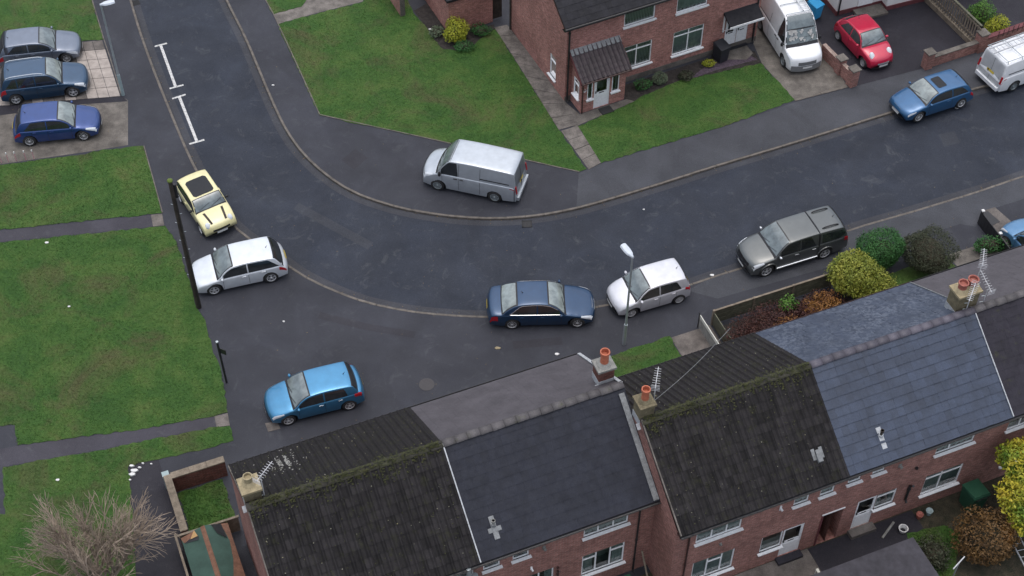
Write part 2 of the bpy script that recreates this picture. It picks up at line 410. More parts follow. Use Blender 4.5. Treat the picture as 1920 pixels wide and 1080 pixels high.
# lighter worn strip of asphalt along each kerb
for line, side, w in ((out_k, oo, .38), (inn_k, io, .36)):
    sg = 1 if (side[20]-line[20]).dot(offset(line, 1)[20]-line[20]) < 0 else -1
    l2 = offset(line, sg*.01); l3 = [p for p in offset(line, sg*w)]
    l3 = [p+(q-p).normalized()*0 for p, q in zip(l3, l2)]
    sheet('road_gutter_strip', [(p.x, p.y) for p in l2]+[(p.x, p.y) for p in reversed(l3)], ZR+.004, M['gutter'])
def px(pts, z=0): return [(P(a, b, z).x, P(a, b, z).y) for a, b in pts]
# newer footway surfacing to the right of the bend
sheet('pavement_newer_section', px([(1085, 325), (1127, 307), (1240, 273), (1370, 234), (1490, 192), (1600, 163), (1735, 127), (1845, 88), (1960, 52), (1960, 131)])+[(p.x, p.y) for p in reversed(io) if P(1062, 395).x < p.x < P(1955, 131).x], .004, M['pave2'])
sheet('pavement_newer_section', px([(1290, 545), (1345, 560), (1540, 505), (1800, 420), (1830, 425), (1850, 395), (1960, 360)])+[(p.x, p.y) for p in reversed(oo) if P(1290, 536).x < p.x < P(1955, 318).x], .004, M['pave2'])
# road markings
mk = MB()
def bar(mb, a, b, w, z):
    a = P(*a, z); b = P(*b, z); t = (b-a).normalized(); n = Vector((-t.y, t.x, 0))*w/2
    mb.add([a-n, b-n, b+n, a+n], [(0, 1, 2, 3)])
for stem, b1, b2 in ((((301, 84), (329, 162)), ((290, 87), (313, 81)), ((318, 166), (344, 159))), (((336, 181), (369, 265)), ((323, 185), (348, 177)), ((355, 270), (383, 262)))):
    mk = MB(); bar(mk, *stem, .14, ZR+.008); bar(mk, *b1, .11, ZR+.0085); bar(mk, *b2, .11, ZR+.0088)
    t = NT('worn_white_line'); f = t.ramp(t.noise(14, 4, .8), [(.36, (.12, .12, .12)), (.5, (.55, .55, .54))]); t.set(f, .7)
    mk.build('road_marking', t.m, kind='structure')

# ------------------------------------------------------------------ lawns
def inside(pt, poly):
    x, y = pt; c = False; n = len(poly)
    for i in range(n):
        x1, y1 = poly[i]; x2, y2 = poly[(i+1) % n]
        if (y1 > y) != (y2 > y) and x < (x2-x1)*(y-y1)/(y2-y1)+x1: c = not c
    return c
def lawn(pts, dens=150, z=.02, h=.03, name='lawn', mat='grass'):
    poly = px(pts) if pts and len(pts[0]) == 2 and abs(pts[0][0])+abs(pts[0][1]) > 0 and not isinstance(pts[0], Vector) else [(p.x, p.y) for p in pts]
    # ragged edge
    rag = []
    for i in range(len(poly)):
        a = Vector(poly[i]); b = Vector(poly[(i+1) % len(poly)]); n = max(1, int((b-a).length/.22))
        nn = Vector((-(b-a).y, (b-a).x)).normalized() if (b-a).length > 0 else Vector((0, 0))
        for k in range(n):
            q = a+(b-a)*k/n+(nn*rnd.uniform(-.055, .055) if k else nn*0); rag.append((q.x, q.y))
    mb = MB(); mb.prism(rag, -.05, z); o = mb.build(name, M[mat], kind='structure')
    xs = [p[0] for p in poly]; ys = [p[1] for p in poly]
    area = (max(xs)-min(xs))*(max(ys)-min(ys)); n = int(area*dens)
    gb = MB()
    for _ in range(n):
        x = rnd.uniform(min(xs), max(xs)); y = rnd.uniform(min(ys), max(ys))
        if not inside((x, y), poly): continue
        for k in range(2):
            a = rnd.uniform(0, 6.28); l = rnd.uniform(.4, 1.3)*h; w = rnd.uniform(.015, .035)
            ca, sa = math.cos(a), math.sin(a); b = rnd.uniform(-.03, .03); e = rnd.uniform(.3, 1.2)*l
            gb.add([(x+b-sa*w, y+ca*w, z-.005), (x+b+sa*w, y-ca*w, z-.005), (x+b+ca*e, y+sa*e, z+l)], [(0, 1, 2)])
    gb.build('grass', M['blade'], o, kind='stuff')
    return o
lawn([(-40, -60), (152, -60), (172, 0), (194, 74), (140, 78), (-40, 88)], 60)
lawn([(-40, 315), (0, 310), (100, 297), (160, 290), (175, 284), (269, 274), (304, 400), (0, 431), (-40, 435)])
lawn([(-40, 459), (0, 455), (310, 424), (331, 453), (352, 520), (368, 575), (385, 601), (398, 653), (415, 698), (427, 773), (401, 781), (267, 804), (33, 835), (28, 797), (-40, 799)])
lawn([(6, 876), (178, 846), (403, 801), (431, 799), (438, 826), (382, 843), (310, 858), (270, 867), (240, 875), (246, 930), (250, 1000), (256, 1110), (-40, 1110), (-40, 968), (10, 965)])
lawn([(470, -40), (497, 0), (512, 27), (565, 13), (600, -40)], 60)
lawn([(520, 46), (600, 24), (680, 4), (700, -40), (745, -40), (775, 24), (800, 52), (815, 76), (832, 93), (855, 95), (885, 88), (908, 68), (929, 55), (970, 119), (1034, 222), (1048, 244), (1100, 317), (1086, 322), (990, 301), (800, 259), (700, 238), (600, 217)], 130)
lawn([(1083, 237), (1170, 200), (1207, 179), (1270, 153), (1345, 137), (1427, 119), (1490, 187), (1370, 233), (1240, 272), (1127, 306)])
# front garden lawns of the near row
lawn([uv(A1, 17.2, 33.6), uv(A1, 22.9, 33.6), uv(A1, 22.95, 36.85), uv(A1, 17.2, 36.75)])
lawn([uv(A1, 31.6, 32.3), uv(A1, 37.0, 32.3), uv(A1, 37.0, 36.4), uv(A1, 31.6, 36.4)], 80)
lawn([uv(A1, 0.75, 34.75), uv(A1, 2.6, 34.75), uv(A1, 2.6, 36.9), uv(A1, 0.75, 36.9)], 200, h=.07)
lawn([P(1700, 1000), P(1735, 1085), P(1790, 1085), P(1800, 1000), P(1770, 985)], 120, h=.07)
# paths, drives, beds
for pts, z, mt, nm in (
    ([(-40, 437), (0, 433), (304, 401), (309, 423), (0, 454), (-40, 458)], .004, 'path', 'path'),
    ([(-40, 850), (33, 836), (267, 804), (401, 781), (427, 774), (431, 798), (403, 800), (178, 845), (6, 875), (-40, 880)], .004, 'path', 'path'),
    ([(-40, 200), (0, 200), (228, 181), (240, 188), (240, 272), (175, 283), (-40, 314)], .004, 'conc', 'driveway'),
    ([(-40, 198), (228, 180), (240, 190), (150, 196), (-40, 222)], .008, 'drive', 'driveway_strip'),
    ([(497, 0), (512, 27), (521, 45), (600, 23), (680, 3), (690, -40), (560, -40), (565, 12), (513, 26)], .004, 'pathconc', 'path'),
    ([(776, 20), (812, 0), (842, 65), (926, 46), (929, 56), (908, 70), (885, 90), (855, 97), (832, 95), (815, 78), (800, 54)], .006, 'soil', 'flower_bed'),
    ([(1172, 200), (1170, 160), (1345, 104), (1415, 96), (1428, 119), (1345, 138), (1270, 155), (1207, 181)], .006, 'soil', 'flower_bed'),
    ([(1290, 150), (1345, 108), (1400, 100), (1420, 112), (1345, 131)], .010, 'gravel', 'gravel_bed'),
    ([(1355, 112), (1350, 100), (1395, 80), (1412, 100), (1400, 112)], .014, 'conc', 'doorstep_paving'),
    ([(1428, 118), (1491, 190), (1590, 164), (1520, 50), (1410, -40), (1395, 40)], .006, 'conc', 'driveway'),
    ([(1470, -40), (1520, 52), (1598, 163), (1735, 127), (1815, 82), (1705, -40)], .008, 'drive', 'driveway'),
    ([(1815, 82), (1850, 70), (1990, 25), (1990, -40), (1780, -40)], .006, 'drive', 'yard'),
):
    sheet(nm, px(pts), z, M[mt])
def quad_uv(name, deg, u0, u1, v0, v1, z, mat): return sheet(name, [tuple(uv(deg, a, b)[:2]) for a, b in ((u0, v0), (u1, v0), (u1, v1), (u0, v1))], z, M[mat])
quad_uv('garden_path', A1, 22.95, 24.9, 32.2, 36.75, .006, 'slab_dirty')
quad_uv('garden_soil', A1, 25.0, 31.5, 32.2, 36.5, .006, 'soil')
quad_uv('garden_path', A1, 37.1, 41.5, 32.2, 36.4, .006, 'conc')
quad_uv('rear_garden_soil', A1, 2.7, 48, 14, 26.4, .004, 'soil2')
quad_uv('rear_patio', A1, 17.3, 28.0, 22.6, 25.0, .010, 'drive')
quad_uv('rear_patio', A1, 19.9, 23.2, 23.2, 25.02, .016, 'slab_dirty')
quad_uv('side_alley', A1, -2.2, .42, 12, 39.2, .004, 'drive')

# ------------------------------------------------------------------ paving slabs
def slab_grid(name, corners, nx, ny, z, mats, th=.035, gap=.012, label=None, skip=()):
    c = [P(*q) for q in corners]     # bl, br, tr, tl
    par = thing(name, None, None, c[0], 0, kind='structure'); par.location = (0, 0, 0)
    def bl(s, t): return (c[0]*(1-s)+c[1]*s)*(1-t)+(c[3]*(1-s)+c[2]*s)*t
    for i in range(nx):
        for j in range(ny):
            if (i, j) in skip: continue
            q = [bl(i/nx, j/ny), bl((i+1)/nx, j/ny), bl((i+1)/nx, (j+1)/ny), bl(i/nx, (j+1)/ny)]
            ctr = sum(q, Vector())/4; q = [ctr+(p-ctr)*(1-gap/.3) for p in q]
            mb = MB(); mb.prism([(p.x, p.y) for p in q], z-th, z+rnd.uniform(0, .006))
            mt = mats(i, j); mb.build('paving_slab', mt, par)
    return par
slab_grid('slab_driveway', [(-22, 201), (226, 181), (192, 76), (-40, 96)], 12, 6, .03, lambda i, j: M['slab'] if (i > 8 and j < 5 and not (i == 8)) or (j == 0 and i % 3 == 1) else M['slab_dirty'])
par = thing('garden_path_slabs', None, None, (0, 0, 0), 0, kind='structure')
# concrete flags of the path beside the upper brick house
ed_l = [(927, 52), (948, 84), (970, 119), (1001, 168), (1034, 222), (1048, 244)]; ed_r = [(951, 47), (981, 86), (1012, 128), (1050, 178), (1078, 214), (1084, 234)]
for i in range(5):
    q = [P(*ed_l[i]), P(*ed_r[i]), P(*ed_r[i+1]), P(*ed_l[i+1])]
    for k in range(2):
        a = q[0]+(q[3]-q[0])*k/2; b = q[1]+(q[2]-q[1])*k/2; c_ = q[1]+(q[2]-q[1])*(k+.975)/2; d = q[0]+(q[3]-q[0])*(k+.975)/2
        mb = MB(); mb.prism([(p.x, p.y) for p in (a, b, c_, d)], -.03, .02+rnd.uniform(0, .012)); mb.build('paving_slab', M['pathconc'], par)
for i in range(4):
    L = [P(1052+13.0*i, 246+18.2*i), P(1083+11.0*i, 236+17.6*i), P(1083+11.0*(i+.96), 236+17.6*(i+.96)), P(1052+13.0*(i+.96), 246+18.2*(i+.96))]
    mb = MB(); mb.prism([(p.x, p.y) for p in L], -.03, .022+rnd.uniform(0, .008)); mb.build('paving_slab', M['pathconc'], par)
sheet('porch_paving', px([(1060, 192), (1087, 214), (1175, 186), (1190, 190), (1082, 236), (1050, 240), (1040, 215)]), .008, M['conc'])
for pts, nm in (([(497, 794), (519, 790), (526, 804), (503, 810)], 'M'), ([(402, 781), (427, 775), (431, 798), (406, 801)], 'M'), ([(283, 403), (304, 401), (308, 423), (287, 425)], 'M')):
    mb = MB(); mb.prism(px(pts), -.02, .016); mb.build('paving_slab', M['slab_dirty'] if nm == 'M' else M['slab'], par)
mb = MB()
for a, b in (((1491, 190), (1540, 177)), ((1541, 177), (1590, 164))):
    a = P(*a); b = P(*b); t = (b-a).normalized(); n = Vector((-t.y, t.x, 0))*.14
    m2 = MB(); m2.prism([(p.x, p.y) for p in (a, b-t*.03, b-t*.03+n, a+n)], -.03, .03); m2.build('edging_stone', M['kerb'], par)
# lawn edgings
def edging(pts, name='lawn_edging', w=.05, mat='kerb', z=.03):
    l = [P(*q) for q in pts]; ep = thing(name, None, None, (0, 0, 0), 0, kind='structure')
    for a, b in zip(l, l[1:]):
        n = max(1, round((b-a).length/.915)); t = (b-a).normalized(); nn = Vector((-t.y, t.x, 0))*w
        for k in range(n):
            p = a+(b-a)*k/n; q = a+(b-a)*(k+.985)/n
            mb = MB(); mb.prism([(r_.x, r_.y) for r_ in (p, q, q+nn, p+nn)], -.03, z+rnd.uniform(-.006, .006)); mb.build('edging_stone', M[mat], ep)
edging([(172, 0), (194, 74), (206, 110), (226, 176)]); edging([(497, 0), (512, 27), (521, 46), (560, 130), (599, 216), (700, 238), (800, 260), (990, 302), (1086, 323)]); edging([(269, 274), (304, 400)])

# ------------------------------------------------------------------ building parts
def wall(mb, o, a, n, length, zs, holes, depth=.12, zlow=0, k=0):
    """a wall sheet from o along a, outward normal n, height zs, with real openings and reveals"""
    xs = sorted({0, length, *[h[0] for h in holes], *[h[1] for h in holes]}); zz = sorted({zlow, zs, *[h[2] for h in holes], *[h[3] for h in holes]})
    flip = a.cross(Z).dot(n) < 0
    def add(q): mb.add(q if not flip else q[::-1], [(0, 1, 2, 3)], k)
    for i in range(len(xs)-1):
        for j in range(len(zz)-1):
            cx, cz = (xs[i]+xs[i+1])/2, (zz[j]+zz[j+1])/2
            if any(h[0] < cx < h[1] and h[2] < cz < h[3] for h in holes): continue
            add([o+a*xs[i]+Z*zz[j], o+a*xs[i+1]+Z*zz[j], o+a*xs[i+1]+Z*zz[j+1], o+a*xs[i]+Z*zz[j+1]])
    for h in holes:
        x0, x1, z0, z1 = h[:4]; d = -n*(h[4] if len(h) > 4 else depth)
        c = [o+a*x0+Z*z0, o+a*x1+Z*z0, o+a*x1+Z*z1, o+a*x0+Z*z1]
        for i in range(4):
            p, q = c[i], c[(i+1) % 4]; add([p, p+d, q+d, q])
def window(par, o, a, n, x0, x1, z0, z1, mull=(), trans=None, sill=True, fill='room', depth=.10, fr=.055, tall_from=None, panel=None, name='window'):
    """white framed window; trans: list of (cell index, height fraction)"""
    d = -n*depth; mb = MB(); xs = [x0]+[x0+(x1-x0)*t for t in mull]+[x1]
    def bx(xa, xb, za, zb, dd=.0, th=.06, m=mb): m.obox(o+a*xa+Z*za+d+n*dd, a*(xb-xa), n*th, Z*(zb-za))
    bx(x0, x1, z0, z0+fr); bx(x0, x1, z1-fr, z1); bx(x0, x0+fr, z0+fr, z1-fr); bx(x1-fr, x1, z0+fr, z1-fr)
    for x in xs[1:-1]: bx(x-fr/2, x+fr/2, z0+fr, z1-fr)
    cells = []
    for i in range(len(xs)-1):
        xa = xs[i]+(fr if i == 0 else fr/2); xb = xs[i+1]-(fr if i == len(xs)-2 else fr/2)
        tz = [t for c, t in (trans or []) if c == i]
        zc = z0+fr
        for t in sorted(tz):
            zt = z0+(z1-z0)*t; bx(xa, xb, zt-fr/2, zt+fr/2); cells.append((xa, xb, zc, zt-fr/2)); zc = zt+fr/2
        cells.append((xa, xb, zc, z1-fr))
    w = mb.build(name, M['white'], par)
    for c in cells:
        pm = MB(); pm.add([o+a*c[0]+Z*c[2]+d+n*.03, o+a*c[1]+Z*c[2]+d+n*.03, o+a*c[1]+Z*c[3]+d+n*.03, o+a*c[0]+Z*c[3]+d+n*.03], [(0, 1, 2, 3)])
        pm.build('pane', M['pane'], w)
    if sill:
        s = MB(); s.obox(o+a*(x0-.07)+Z*(z0-.045)-n*.08, a*(x1-x0+.14), n*.20, Z*.045); s.obox(o+a*(x0-.02)+Z*(z0-.16)+n*.002, a*(x1-x0+.04), n*.03, Z*.112); s.build('sill', M['white'], w)
    bk = MB()
    if fill == 'room':
        # a shallow room behind the glass
        for q in ([(x0, z0), (x1, z0), (x1, z1), (x0, z1)],):
            bk.add([o+a*p[0]+Z*p[1]-n*.55 for p in q], [(0, 1, 2, 3)])
            c = [(x0, z0), (x1, z0), (x1, z1), (x0, z1)]
            for i in range(4):
                p, r_ = c[i], c[(i+1) % 4]; bk.add([o+a*p[0]+Z*p[1]-n*depth, o+a*r_[0]+Z*r_[1]-n*depth, o+a*r_[0]+Z*r_[1]-n*.55, o+a*p[0]+Z*p[1]-n*.55], [(0, 1, 2, 3)])
        bk.build('room_lining', M['room'], w)
        cu = MB()
        for s_, e_ in ((x0+.06, x0+.06+(x1-x0)*.24), (x1-.06-(x1-x0)*.24, x1-.06)):
            k = 6
            for i in range(k):
                xa = s_+(e_-s_)*i/k; xb = s_+(e_-s_)*(i+1)/k
                cu.add([o+a*xa+Z*(z0+.05)-n*(.11+.02*(i % 2)), o+a*xb+Z*(z0+.05)-n*(.11+.02*((i+1) % 2)), o+a*xb+Z*(z1-.05)-n*(.11+.02*((i+1) % 2)), o+a*xa+Z*(z1-.05)-n*(.11+.02*(i % 2))], [(0, 1, 2, 3)])
        cu.build('curtain', M['net'], w)
    else:
        bk.add([o+a*p[0]+Z*p[1]-n*.42 for p in ((x0, z0), (x1, z0), (x1, z1), (x0, z1))], [(0, 1, 2, 3)]); bk.build('room_lining', M['room'], w)
        if fill == 'blind':
            k = max(4, int((x1-x0)/.089)); b = MB()
            for i in range(k):
                xa = x0+.03+(x1-x0-.06)*i/k; b.add([o+a*xa+Z*(z0+.04)-n*.095, o+a*(xa+.066)+Z*(z0+.04)-n*.115, o+a*(xa+.066)+Z*(z1-.08)-n*.115, o+a*xa+Z*(z1-.08)-n*.095], [(0, 1, 2, 3)])
            b.build('vertical_blind', M['blind'], w)
        elif fill == 'net':
            k = max(6, int((x1-x0)/.08)); b = MB()
            for i in range(k):
                xa = x0+.03+(x1-x0-.06)*i/k; xb = x0+.03+(x1-x0-.06)*(i+1)/k
                b.add([o+a*xa+Z*(z0+.04+.05*(i % 3))-n*(.1+.012*(i % 2)), o+a*xb+Z*(z0+.04+.05*((i+1) % 3))-n*(.1+.012*((i+1) % 2)), o+a*xb+Z*(z1-.06)-n*(.1+.012*((i+1) % 2)), o+a*xa+Z*(z1-.06)-n*(.1+.012*(i % 2))], [(0, 1, 2, 3)])
            b.build('net_curtain', M['net'], w)
        elif fill == 'half':
            b = MB(); b.add([o+a*x0+Z*z0-n*.13, o+a*x1+Z*z0-n*.13, o+a*x1+Z*(z0+(z1-z0)*.55)-n*.13, o+a*x0+Z*(z0+(z1-z0)*.55)-n*.13], [(0, 1, 2, 3)]); b.build('net_curtain', M['net'], w)
    return w
def door(par, o, a, n, x0, x1, z0, z1, glass=(.12, .88, .5, .92), oval=False, label=None):
    d = -n*.08; mb = MB(); fr = .06
    def bx(xa, xb, za, zb, dd=0, th=.05, m=None): (m or mb).obox(o+a*xa+Z*za+d+n*dd, a*(xb-xa), n*th, Z*(zb-za))
    bx(x0, x0+fr, z0, z1); bx(x1-fr, x1, z0, z1); bx(x0+fr, x1-fr, z1-fr, z1)
    gx0 = x0+(x1-x0)*glass[0]; gx1 = x0+(x1-x0)*glass[1]; gz0 = z0+(z1-z0)*glass[2]; gz1 = z0+(z1-z0)*glass[3]
    for q in ((x0+fr, x1-fr, z0, gz0), (x0+fr, x1-fr, gz1, z1-fr), (x0+fr, gx0, gz0, gz1), (gx1, x1-fr, gz0, gz1)): bx(*q, .0, .04)
    bx(gx0, gx1, z0+.12, gz0-.15, .04, .012)
    w = mb.build('door', M['white'], par)
    pm = MB(); pm.add([o+a*x+Z*z+d+n*.02 for x, z in ((gx0, gz0), (gx1, gz0), (gx1, gz1), (gx0, gz1))], [(0, 1, 2, 3)]); pm.build('pane', M['pane'], w)
    bk = MB(); bk.add([o+a*x+Z*z-n*.4 for x, z in ((x0, z0), (x1, z0), (x1, z1), (x0, z1))], [(0, 1, 2, 3)]); bk.build('room_lining', M['room'], w)
    h = MB(); h.obox(o+a*(x0+.1)+Z*(z0+.98)+d+n*.04, a*.03, n*.05, Z*.14); h.build('handle', M['trimblack'], w)
    l = MB(); l.obox(o+a*((x0+x1)/2-.13)+Z*(z0+.92)+d+n*.04, a*.26, n*.012, Z*.05); l.build('letterbox', M['trimblack'], w)
    return w

def tile_mesh(kind, w, g, mat):
    mb = MB(); L = g+.05; up = .030
    if kind == 'roll':
        pr = [(0, 0), (.44, .0), (.54, .022), (.66, .058), (.80, .058), (.92, .022), (1.0, .004)]
        n = len(pr); vs = []; fs = []
        for y, dz in ((0, up), (L, 0)):
            vs += [((x-.5)*w, y, z+dz+.012) for x, z in pr]
        vs += [((x-.5)*w, 0, z+up+.001) for x, z in pr]
        for i in range(n-1): fs += [(i, i+1, n+i+1, n+i), (2*n+i, 2*n+i+1, i+1, i)]
        mb.add(vs, fs)
    else:
        t = .008 if kind == 'slate' else .006; u = .036 if kind == 'slate' else .016; e = .003 if kind == 'slate' else .0015
        x0, x1 = -w/2+e/2, w/2-e/2
        mb.add([(x0, 0, u-t+.012), (x1, 0, u-t+.012), (x1, 0, u+.012), (x0, 0, u+.012), (x0, L, .012), (x1, L, .012), (x0, L, -.004), (x1, L, -.004)],
               [(0, 1, 2, 3), (3, 2, 5, 4), (1, 7, 5, 2), (0, 3, 4, 6)])
    return mb.mesh('tile', mat)
def slope(roof, x0, x1, ye, ze, yr, zr, kind, mat, single=True, nx=None, ny=12, jit=1.0, rows_single=None):
    sparkle = .06 if (kind == 'slate' and not single) else 0
    nx = nx or max(1, round((x1-x0)/.30)); w = (x1-x0)/nx
    run = yr-ye; L = math.hypot(run, zr-ze); g = L/ny; s = 1 if run > 0 else -1
    yd = Vector((0, run, zr-ze)).normalized(); xd = Vector((s, 0, 0)); zd = xd.cross(yd)
    me = tile_mesh(kind, w, g, mat); base = Matrix((xd, yd, zd)).transposed()
    joined = MB(); vs0 = [v.co.copy() for v in me.vertices]; fs0 = [tuple(p.vertices) for p in me.polygons]
    for j in range(ny):
        for i in range(nx):
            off = 0
            c = Vector(((x0+x1)/2, ye, ze))+xd*((i+.5)*w-(x1-x0)/2)+yd*(g*j+rnd.uniform(-.006, .006)*jit)+zd*rnd.uniform(0, .006)*jit
            mt = base @ Matrix.Rotation(rnd.uniform(-.008, .008)*jit, 3, 'Z') @ Matrix.Rotation(rnd.uniform(-.006, .006)*jit, 3, 'Y') @ Matrix.Rotation(rnd.uniform(-.012, .02)*jit+rnd.uniform(-.3, 1)*sparkle, 3, 'X')
            if single and i*ny < 10**9:
                m4 = mt.to_4x4(); m4.translation = c; inst(me, 'tile', roof, m4)
            else: joined.add([mt @ v+c for v in vs0], fs0)
    if joined.v: joined.build('roof_tiles', mat, roof, kind='stuff')
    return w
def ridge(roof, x0, x1, y, z, mat, pitch=.62, n=15, r=.15):
    w = (x1-x0)/n; mb = MB(); vs = []; fs = []; K = 6
    for x, rr in ((-w/2+.004, r), (w/2-.010, r*.94)):
        for k in range(K+1):
            t = math.pi*k/K; vs.append((x, -math.cos(t)*rr*1.15, math.sin(t)*rr*.62-.03))
    for k in range(K): fs.append((k, K+1+k, K+2+k, k+1))
    fs.append(tuple(range(K+1))); fs.append(tuple(range(2*K+1, K, -1)))
    me = mb.add(vs, fs).mesh('ridge_tile', mat, True)
    for i in range(n):
        m4 = Matrix.Rotation(rnd.uniform(-.02, .02), 4, 'Z') @ Matrix.Rotation(rnd.uniform(-.012, .012), 4, 'Y'); m4.translation = (x0+(i+.5)*w, y+rnd.uniform(-.01, .01), z+rnd.uniform(-.006, .008)); inst(me, 'ridge_tile', roof, m4)

def terrace(label, u0, u1, vr, vf, ze, zr, tm_r, tm_f, rm, kr, kf, rear, left_wall=True, right_wall=True, wallmat='brick', gut_r='black', gut_f='black', deg=A1, single_front=False, front=(), jit=1, name='terraced_house', group=None, left_holes=(), plinth=None, ov=.25, rear_fill=None, left_from=0):
    root = thing(name, label, 'house', uv(deg, u0, vr), deg, group)
    Lx = u1-u0; D = vf-vr
    mb = MB()
    wall(mb, Vector((0, 0, 0)), X, -Y, Lx, ze-.02, [h['hole'] for h in rear])
    wall(mb, Vector((0, D, 0)), X, Y, Lx, ze-.02, [])
    yr = D/2
    dz = -.08
    for flag, x, s in ((left_wall, 0, -1), (right_wall, Lx, 1)):
        if not flag: continue
        wall(mb, Vector((x, 0, 0)), Y, Vector((s, 0, 0)), D, ze-.02, [h['hole'] for h in left_holes] if s < 0 else [])
        q = [Vector((x, 0, ze-.02)), Vector((x, D, ze-.02)), Vector((x, yr, zr+dz))]
        mb.add(q if s > 0 else q[::-1], [(0, 1, 2)])
    mb.build('wall', M[wallmat], root)
    # roof deck
    rb = MB(); t = .03
    e0, e1, rg = Vector((0, -ov, ze-.01)), Vector((0, D+ov, ze-.01)), Vector((0, yr, zr-.02))
    for a_, b_ in ((e0, rg), (rg, e1)):
        pass
    prof = [e0, rg, e1, e1-Z*t*2, rg-Z*.10, e0-Z*t*2]
    vs = prof+[p+X*Lx for p in prof]
    rb.add(vs, [(0, 6, 7, 1), (1, 7, 8, 2), (5, 4, 10, 11), (4, 3, 9, 10), (0, 5, 11, 6), (2, 8, 9, 3), (0, 1, 4, 5), (1, 2, 3, 4), (6, 11, 10, 7), (7, 10, 9, 8)])
    roof = rb.build('roof', M['darkbrown'], root)
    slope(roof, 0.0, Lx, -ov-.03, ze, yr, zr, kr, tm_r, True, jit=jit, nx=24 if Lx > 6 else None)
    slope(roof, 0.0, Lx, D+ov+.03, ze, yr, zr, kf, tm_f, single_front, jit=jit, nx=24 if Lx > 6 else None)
    ridge(roof, 0, Lx, yr, zr+.02, rm)
    # gutters (half round with brackets), fascia
    for y, s, gm in ((-ov-.03, -1, gut_r), (D+ov+.03, 1, gut_f)):
        gb = MB(); K = 6; vs = []; fs = []
        for x in (0, Lx):
            for rr in (.065, .052):
                for k in range(K+1):
                    t_ = math.pi*k/K; vs.append((x, y+s*.06-math.cos(t_)*rr, ze-.035-math.sin(t_)*rr))
        q = K+1
        for k in range(K): fs += [(k, k+1, 2*q+k+1, 2*q+k), (q+k+1, q+k, 3*q+k, 3*q+k+1)]
        fs += [(0, 2*q, 3*q, q), (K, q+K, 3*q+K, 2*q+K)]
        gb.add(vs, fs); gb.build('gutter', M[gm], root)
        fb = MB(); y2 = y+ (.05 if s < 0 else -.05); fb.box(0, Lx, min(y2, y2+s*.02), max(y2, y2+s*.02), ze-.21, ze-.065); fb.build('fascia', M[gm], root)
        so = MB(); so.box(0, Lx, min(0, -ov+.03) if s < 0 else D, 0 if s < 0 else D+ov-.03, ze-.17, ze-.15); so.build('soffit', M['darkbrown'], root)
    for h in list(rear):
        if h.get('k') == 'w': window(root, Vector((0, 0, 0)), X, -Y, *h['hole'][:4], **h.get('kw', {}))
        elif h.get('k') == 'd': door(root, Vector((0, 0, 0)), X, -Y, *h['hole'][:4], **h.get('kw', {}))
    for h in left_holes: window(root, Vector((0, 0, 0)), Y, -X, *h['hole'][:4], **h.get('kw', {}))
    return root
def H(u0, a, b, c, d, k='w', **kw): return dict(hole=(a-u0, b-u0, c, d), k=k, kw=kw)
def downpipe(par, x, y, z0, z1, mat='darkbrown', r=.035, shoe=True):
    mb = MB(); pts = [(x, y-.22, z1), (x, y-.06, z1-.2), (x, y-.06, z0+.15)]
    if shoe: pts.append((x, y-.16, z0+.04))
    mb.tube(pts, r, 8)
    for z in (z0+.9, z0+2.3, z1-.5): mb.tube([(x, y-.06, z), (x, y-.06, z+.05)], r*1.4, 8)
    return mb.build('downpipe', M[mat], par)

# near row, two left-hand houses (row A) and three stepped ones (row B)
u0 = 2.7
hA1 = terrace('brown-mossed pantiled end house beside the walled garden and green-roofed shed', 2.7, 9.92, 26.75, 33.55, 5.0, 7.5, M['t_moss'], M['t_moss'], M['r_moss'], 'roll', 'roll',
    [H(u0, 7.4, 8.75, 3.75, 4.62, mull=(.33, .66), fill='net'), H(u0, 9.02, 9.75, 3.78, 4.62), H(u0, 5.2, 7.0, .95, 2.35, mull=(.5,))], right_wall=False, group='near row of joined brick houses')
u0 = 9.92
hA2 = terrace('house with smooth charcoal roof between two older mossy and stepped roofs', 9.92, 17.05, 26.75, 33.55, 5.0, 7.5, M['t_dark'], M['t_sheen'], M['r_grey'], 'flat', 'flat',
    [H(u0, 10.12, 10.78, 3.88, 4.66), H(u0, 11.27, 11.92, 3.88, 4.66), H(u0, 14.1, 15.92, 3.72, 4.62, mull=(.33, .67), fill='net'),
     H(u0, 14.12, 15.9, .98, 2.38, mull=(.33, .67), trans=[(0, .74), (2, .74)]), H(u0, 11.75, 12.95, .98, 2.36, mull=(.5,))], left_wall=False, jit=.3, group='near row of joined brick houses')
u0 = 17.0
hB1 = terrace('stepped-forward house with dark mossy ribbed roof and white back door', 17.0, 24.0, 25.05, 31.85, 5.0, 7.35, M['t_moss'], M['t_moss'], M['r_moss'], 'roll', 'roll',
    [H(u0, 17.88, 19.78, 3.55, 4.62, mull=(.35, .68), fill='net'), H(u0, 17.95, 19.75, .75, 2.12, mull=(.36, .70), trans=[(1, .72)], fill='net'),
     H(u0, 20.9, 21.85, 1.02, 2.12, fill='half'), H(u0, 21.85, 22.78, .16, 2.12, 'd'), H(u0, 21.97, 22.62, 3.72, 4.62, fill='net'), H(u0, 23.1, 23.72, 3.72, 4.62, fill='net'),
     dict(hole=(6.55, 7.0, .02, 2.18, 2.6))], right_wall=False, group='near row of joined brick houses')
u0 = 24.0
